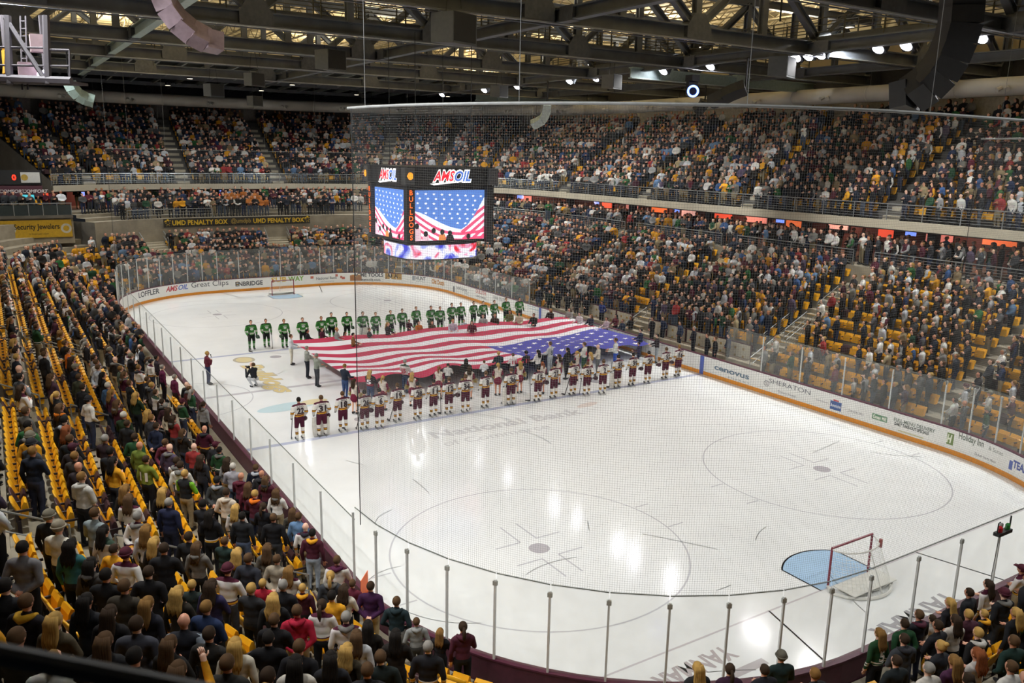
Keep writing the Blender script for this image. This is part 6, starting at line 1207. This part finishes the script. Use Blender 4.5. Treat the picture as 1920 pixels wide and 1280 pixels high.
# ---------------------------------------------------------------- people at the benches on the right and the table on the left
def bench_person(u, v, z, top, bt, label, hair='short', hc='br', body='sidem', cat='person', tm=None, look=(0, 0), grp=None):
    P = at(u, v, z+1.66); o = person('person', body, (P[0], P[1], z), math.atan2(look[1]-P[1], look[0]-P[0]), top, bt, hair, hc, label, grp, 1.0, topmat=tm); TAKEN.append((P[0], P[1], 0)); return o
for i, (u, v, t, nm) in enumerate([(1031, 546, '#1e2a26', 'black and green jacket'), (1047, 546, '#1d1e22', 'black jacket'), (1065, 551, '#26282e', 'dark suit'), (1082, 555, '#1b1b1f', 'black suit'), (1100, 558, '#1d1f26', 'dark suit and pale shirt'), (1129, 567, '#2a3a78', 'blue suit'), (1190, 557, '#a86a58', 'peach shirt'), (1224, 597, '#1c1d22', 'black suit'), (1244, 596, '#26304a', 'navy suit'), (1276, 605, '#2a3650', 'navy suit with hands folded'), (1302, 615, '#20202a', 'dark jacket'), (1327, 628, '#1b1b1e', 'black jacket'), (1342, 634, '#1d1d1f', 'black shirt'), (1367, 629, '#242c44', 'navy suit near the glass')]):
    bench_person(u, v, .45, t, '#22242c', 'person in %s at the right benches, %s from far end' % (nm, nth(i)), hc=('br', 'bk', 'gy', 'db')[i % 4], body=('sidem', 'foldm', 'behindm')[i % 3], grp='people at the benches')
PW = mat('bench_panel', '#c9c2ae', .6, noise=.06); PO = mat('panel_logo', '#a88a4a', .6)
for k_, (y0, y1, nm) in enumerate(((-9.6, -1.0, 'near'), (.6, 8.8, 'far'))):
    e = empty('players_bench', (15.0, (y0+y1)/2, .45), 0, 'players bench with patterned back wall on the right side, %s of the two' % nm, 'bench'); L = (y1-y0)
    MB().box((-.1, 0, .42), (.4, L, .06)).build('bench_seat', mat('bench_wood', '#5a4a3a', .6), e); MB().box((.25, 0, .62), (.1, L, 1.24)).build('back_wall', MAROON, e)
    n = 5
    for j in range(n):
        MB().box((.19, -L/2+L*(j+.5)/n, .72), (.03, L/n-.18, .95)).build('back_panel', PW, e)
        for a in (-.3, .3):
            for b in (-.25, .2): MB().box((.17, -L/2+L*(j+.5)/n+a, .72+b), (.02, .14, .14)).build('panel_logo', PO, e)
    for j in range(5): MB().box((-.1, -L/2+L*(j+.5)/5, .2), (.3, .08, .4)).build('bench_leg', BLK, e)
P = at(683, 1086, 1.6); e = empty('orange_sign', (P[0], P[1], 1.35), math.radians(50), 'orange card held up against the near-left corner glass', 'sign'); MB().box((0, 0, 0), (.55, .012, .7)).build('card', mat('card_orange', '#f06a1e', .6, noise=.04), e)
e = empty('drink_cup', (*bp(7.32, .1), 1.1), 0, 'dark blue cup standing on the board ledge at the bottom edge', 'cup'); mb = MB(); mb.tube([(0, 0, 0), (0, 0, .16)], [.035, .045], 12); mb.build('cup_body', mat('cup_navy', '#23284a', .4), e); mb = MB(); mb.tube([(0, 0, .16), (0, 0, .175)], .047, 12); mb.build('cup_lid', mat('cup_lid_blue', '#3a48b0', .4), e)
# penalty-side table on the left
P = at(322, 735, .9); e = empty('officials_table', (-13.6, P[1], .45), 0, 'officials table behind the left glass with papers', 'table'); MB().box((0, 0, .75), (.6, 3.4, .05)).build('table_top', mat('table_pale', '#c4bfb4', .6), e)
for sy in (-1, 1):
    for sx in (-.22, .22): MB().box((sx, sy*1.6, .37), (.06, .06, .74)).build('leg', STEEL, e)
for i, (u, v, t, lb) in enumerate([(304, 688, '#5a1f3c', 'official in maroon jacket with white sleeve stripe, nearer the stand'), (327, 706, '#5a1f3c', 'official in maroon jacket with white stripe beside the left glass'), (293, 670, '#2a2228', 'official in dark jacket behind the maroon jackets'), (354, 728, '#4a2024', 'person in dark red top beside the left glass')]):
    bench_person(u, v, .45, t, '#2a2024', lb, hc=('gy', 'gy', 'bk', 'br')[i])
# ================================================================= the rest of the crowd
CROWD = []                                        # (x, y, z, facing)
def jit(s): return RN.uniform(-s, s)
for q, i in LEFT_REST: CROWD.append((*bp(q, pd(i)), zrow(i), i))
for q, d, z, i, reg in SEATS:
    if reg in ('left', 'near'): continue
    if reg == 'upper': dd = UD+.95+UT*i-.5; pr = .94
    elif reg == 'far': dd = pd(i); pr = .97
    else: dd = pd(i); pr = .92
    x, y = bp(q, dd); k = int(q % 8)
    if reg == 'right' and k == 4 and y < -10.8: pr = (.36 if 0 < i < 6 else .85) if -17 < y < -11 else .9
    if RN.rand() > pr: continue
    if not vis((x, y, z+1), 550): continue
    if not free(x, y, .4) and reg == 'right' and i < 2: continue
    CROWD.append((x+jit(.06), y+jit(.06), z, i))
    if reg == 'far' and RN.rand() < .25: xx, yy = bp(q+.25/seglen(k, dd), dd+.1); CROWD.append((xx, yy, z, i))
for q in walk(1.7, 5.3, .55, 11.5):               # standing people on the concourse
    for dd, pr in ((10.6, .85), (11.5, .65), (12.6, .5), (13.8, .4)):
        if RN.rand() < pr:
            z = (6.4 if q < 3.3 else WALL_Z)+.02; x, y = bp(q, dd+jit(.2))
            if all((x-a)**2+(y-b)**2 > .36 for a, b in COLUMNS): CROWD.append((x, y, z, 20))
for q in walk(2.3, 2.72, .5, 8):                  # band on the far platform
    for dd, z in ((7.2, FAR_WALL), (8.1, 6.0), (9.1, 6.25)):
        if RN.rand() < .97: x, y = bp(q, dd); CROWD.append((x, y, z, 30))
for q in walk(1.66, 2.3, .55, 8)+walk(2.86, 3.26, .55, 8):
    for dd, z in ((7.2, FAR_WALL), (8.1, 6.0), (9.1, 6.25)):
        if RN.rand() < .75: x, y = bp(q, dd); CROWD.append((x, y, z, 20))
for x in np.arange(-20, -14.6, .55):
    for y in (34.6, 35.5): 
        if RN.rand() < .75: CROWD.append((x, y, 6.4, 20))
CT = []
for pz, sx in (('heart', 'm'), ('side', 'm'), ('fold', 'm'), ('heart', 'f'), ('cross', 'm')):
    pr, hn = person_prims(pz, sx); hd = (0, .0, 1.672)
    pr.append(('e', np.array([0, -.012, 1.675]), np.array([.085, .1, .105]), 'hair'))
    if sx == 'f': pr.append(('c', np.array([0, -.07, 1.66]), np.array([0, -.12, 1.42]), .08, .06, 'hair'))
    me = grow('crowd_%s%s' % (pz, sx), pr, .035, 300, None, False, 6, False)
    V = np.array([v.co[:] for v in me.vertices]); F = [tuple(p.vertices) for p in me.polygons]; L = np.array([p.material_index for p in me.polygons])
    C = np.array([p.center[:] for p in me.polygons]); L[(L == 5) & (C[:, 1] > .055) & (C[:, 2] < 1.71)] = 0
    F3 = []; L3 = []
    for f, l in zip(F, L):
        for j in range(1, len(f)-1): F3.append((f[0], f[j], f[j+1])); L3.append(l)
    CT.append((V, np.array(F3), np.array(L3))); bpy.data.meshes.remove(me)
PL = np.array([lin(c) for c in PAL]); HL = np.array([lin(HCOL[c]) for c in HCS]); SL = np.array([lin(c) for c in ('#d9a58a', '#c98f74', '#e0b49c', '#b97f62')]); BL = np.array([lin(c) for c in (BKT, JE, '#23252c', '#3a3c40', KH, '#2b3450', '#4a5566')])
VV, FF, CC = [], [], []; base = 0
for (x, y, z, i) in CROWD:
    V, F, L = CT[RN.randint(len(CT))]; s = RN.uniform(.93, 1.05)*(.8 if RN.rand() < .05 else 1); a = math.atan2(FLAGC[1]-y, FLAGC[0]-x)+jit(.3)-math.pi/2; ca, sa = math.cos(a), math.sin(a)
    W = np.empty_like(V); s *= 1.03; wb_ = 1.2*s; W[:, 0] = (V[:, 0]*ca-V[:, 1]*sa)*wb_+x; W[:, 1] = (V[:, 0]*sa+V[:, 1]*ca)*wb_+y; W[:, 2] = V[:, 2]*s+z
    top = PL[RN.randint(len(PL))]*RN.uniform(.75, 1.25)
    if i == 30: top = np.array(lin('#1c1a18')) if RN.rand() < .6 else np.array(lin('#a8642a'))
    pal = np.array([SL[RN.randint(4)], top, BL[RN.randint(len(BL))], (.02, .02, .02), top if RN.rand() < .8 else PL[RN.randint(len(PL))], HL[RN.randint(len(HL))]])
    VV.append(W); FF.append(F+base); CC.append(pal[L]); base += len(V)
VV, FF, CC = np.concatenate(VV), np.concatenate(FF), np.concatenate(CC)
me = bpy.data.meshes.new('crowd'); me.vertices.add(len(VV)); me.vertices.foreach_set('co', VV.ravel()); me.loops.add(len(FF)*3); me.loops.foreach_set('vertex_index', FF.ravel().astype(np.int32)); me.polygons.add(len(FF)); me.polygons.foreach_set('loop_start', np.arange(0, len(FF)*3, 3, dtype=np.int32))
me.update(calc_edges=True); me.polygons.foreach_set('use_smooth', [True]*len(FF)); at_ = me.attributes.new('cloth_colour', 'FLOAT_COLOR', 'FACE'); at_.data.foreach_set('color', np.concatenate([np.clip(CC, 0, 1), np.ones((len(CC), 1))], 1).ravel().astype(np.float32))
m = bpy.data.materials.new('crowd_cloth'); m.use_nodes = True; nt = m.node_tree; b = nt.nodes['Principled BSDF']; b.inputs['Roughness'].default_value = .85; b.inputs['Specular IOR Level'].default_value = .2; an_ = nt.nodes.new('ShaderNodeAttribute'); an_.attribute_name = 'cloth_colour'
nz = nt.nodes.new('ShaderNodeTexNoise'); nz.inputs['Scale'].default_value = 7; tc = nt.nodes.new('ShaderNodeTexCoord'); nt.links.new(tc.outputs['Object'], nz.inputs['Vector']); mx = nt.nodes.new('ShaderNodeMix'); mx.data_type = 'RGBA'; mx.blend_type = 'MULTIPLY'; mx.inputs['Factor'].default_value = .3
nt.links.new(an_.outputs['Color'], mx.inputs['A']); nt.links.new(nz.outputs['Color'], mx.inputs['B']); nt.links.new(mx.outputs['Result'], b.inputs['Base Color']); me.materials.append(m)
o = bpy.data.objects.new('crowd', me); link(o); tag(o, 'dense standing crowd filling the far, right and upper stands', 'crowd', kind='stuff')
print('CROWD', len(CROWD), 'tris', len(FF), 'seats', len(SEATS), 'objs', len(S.objects))
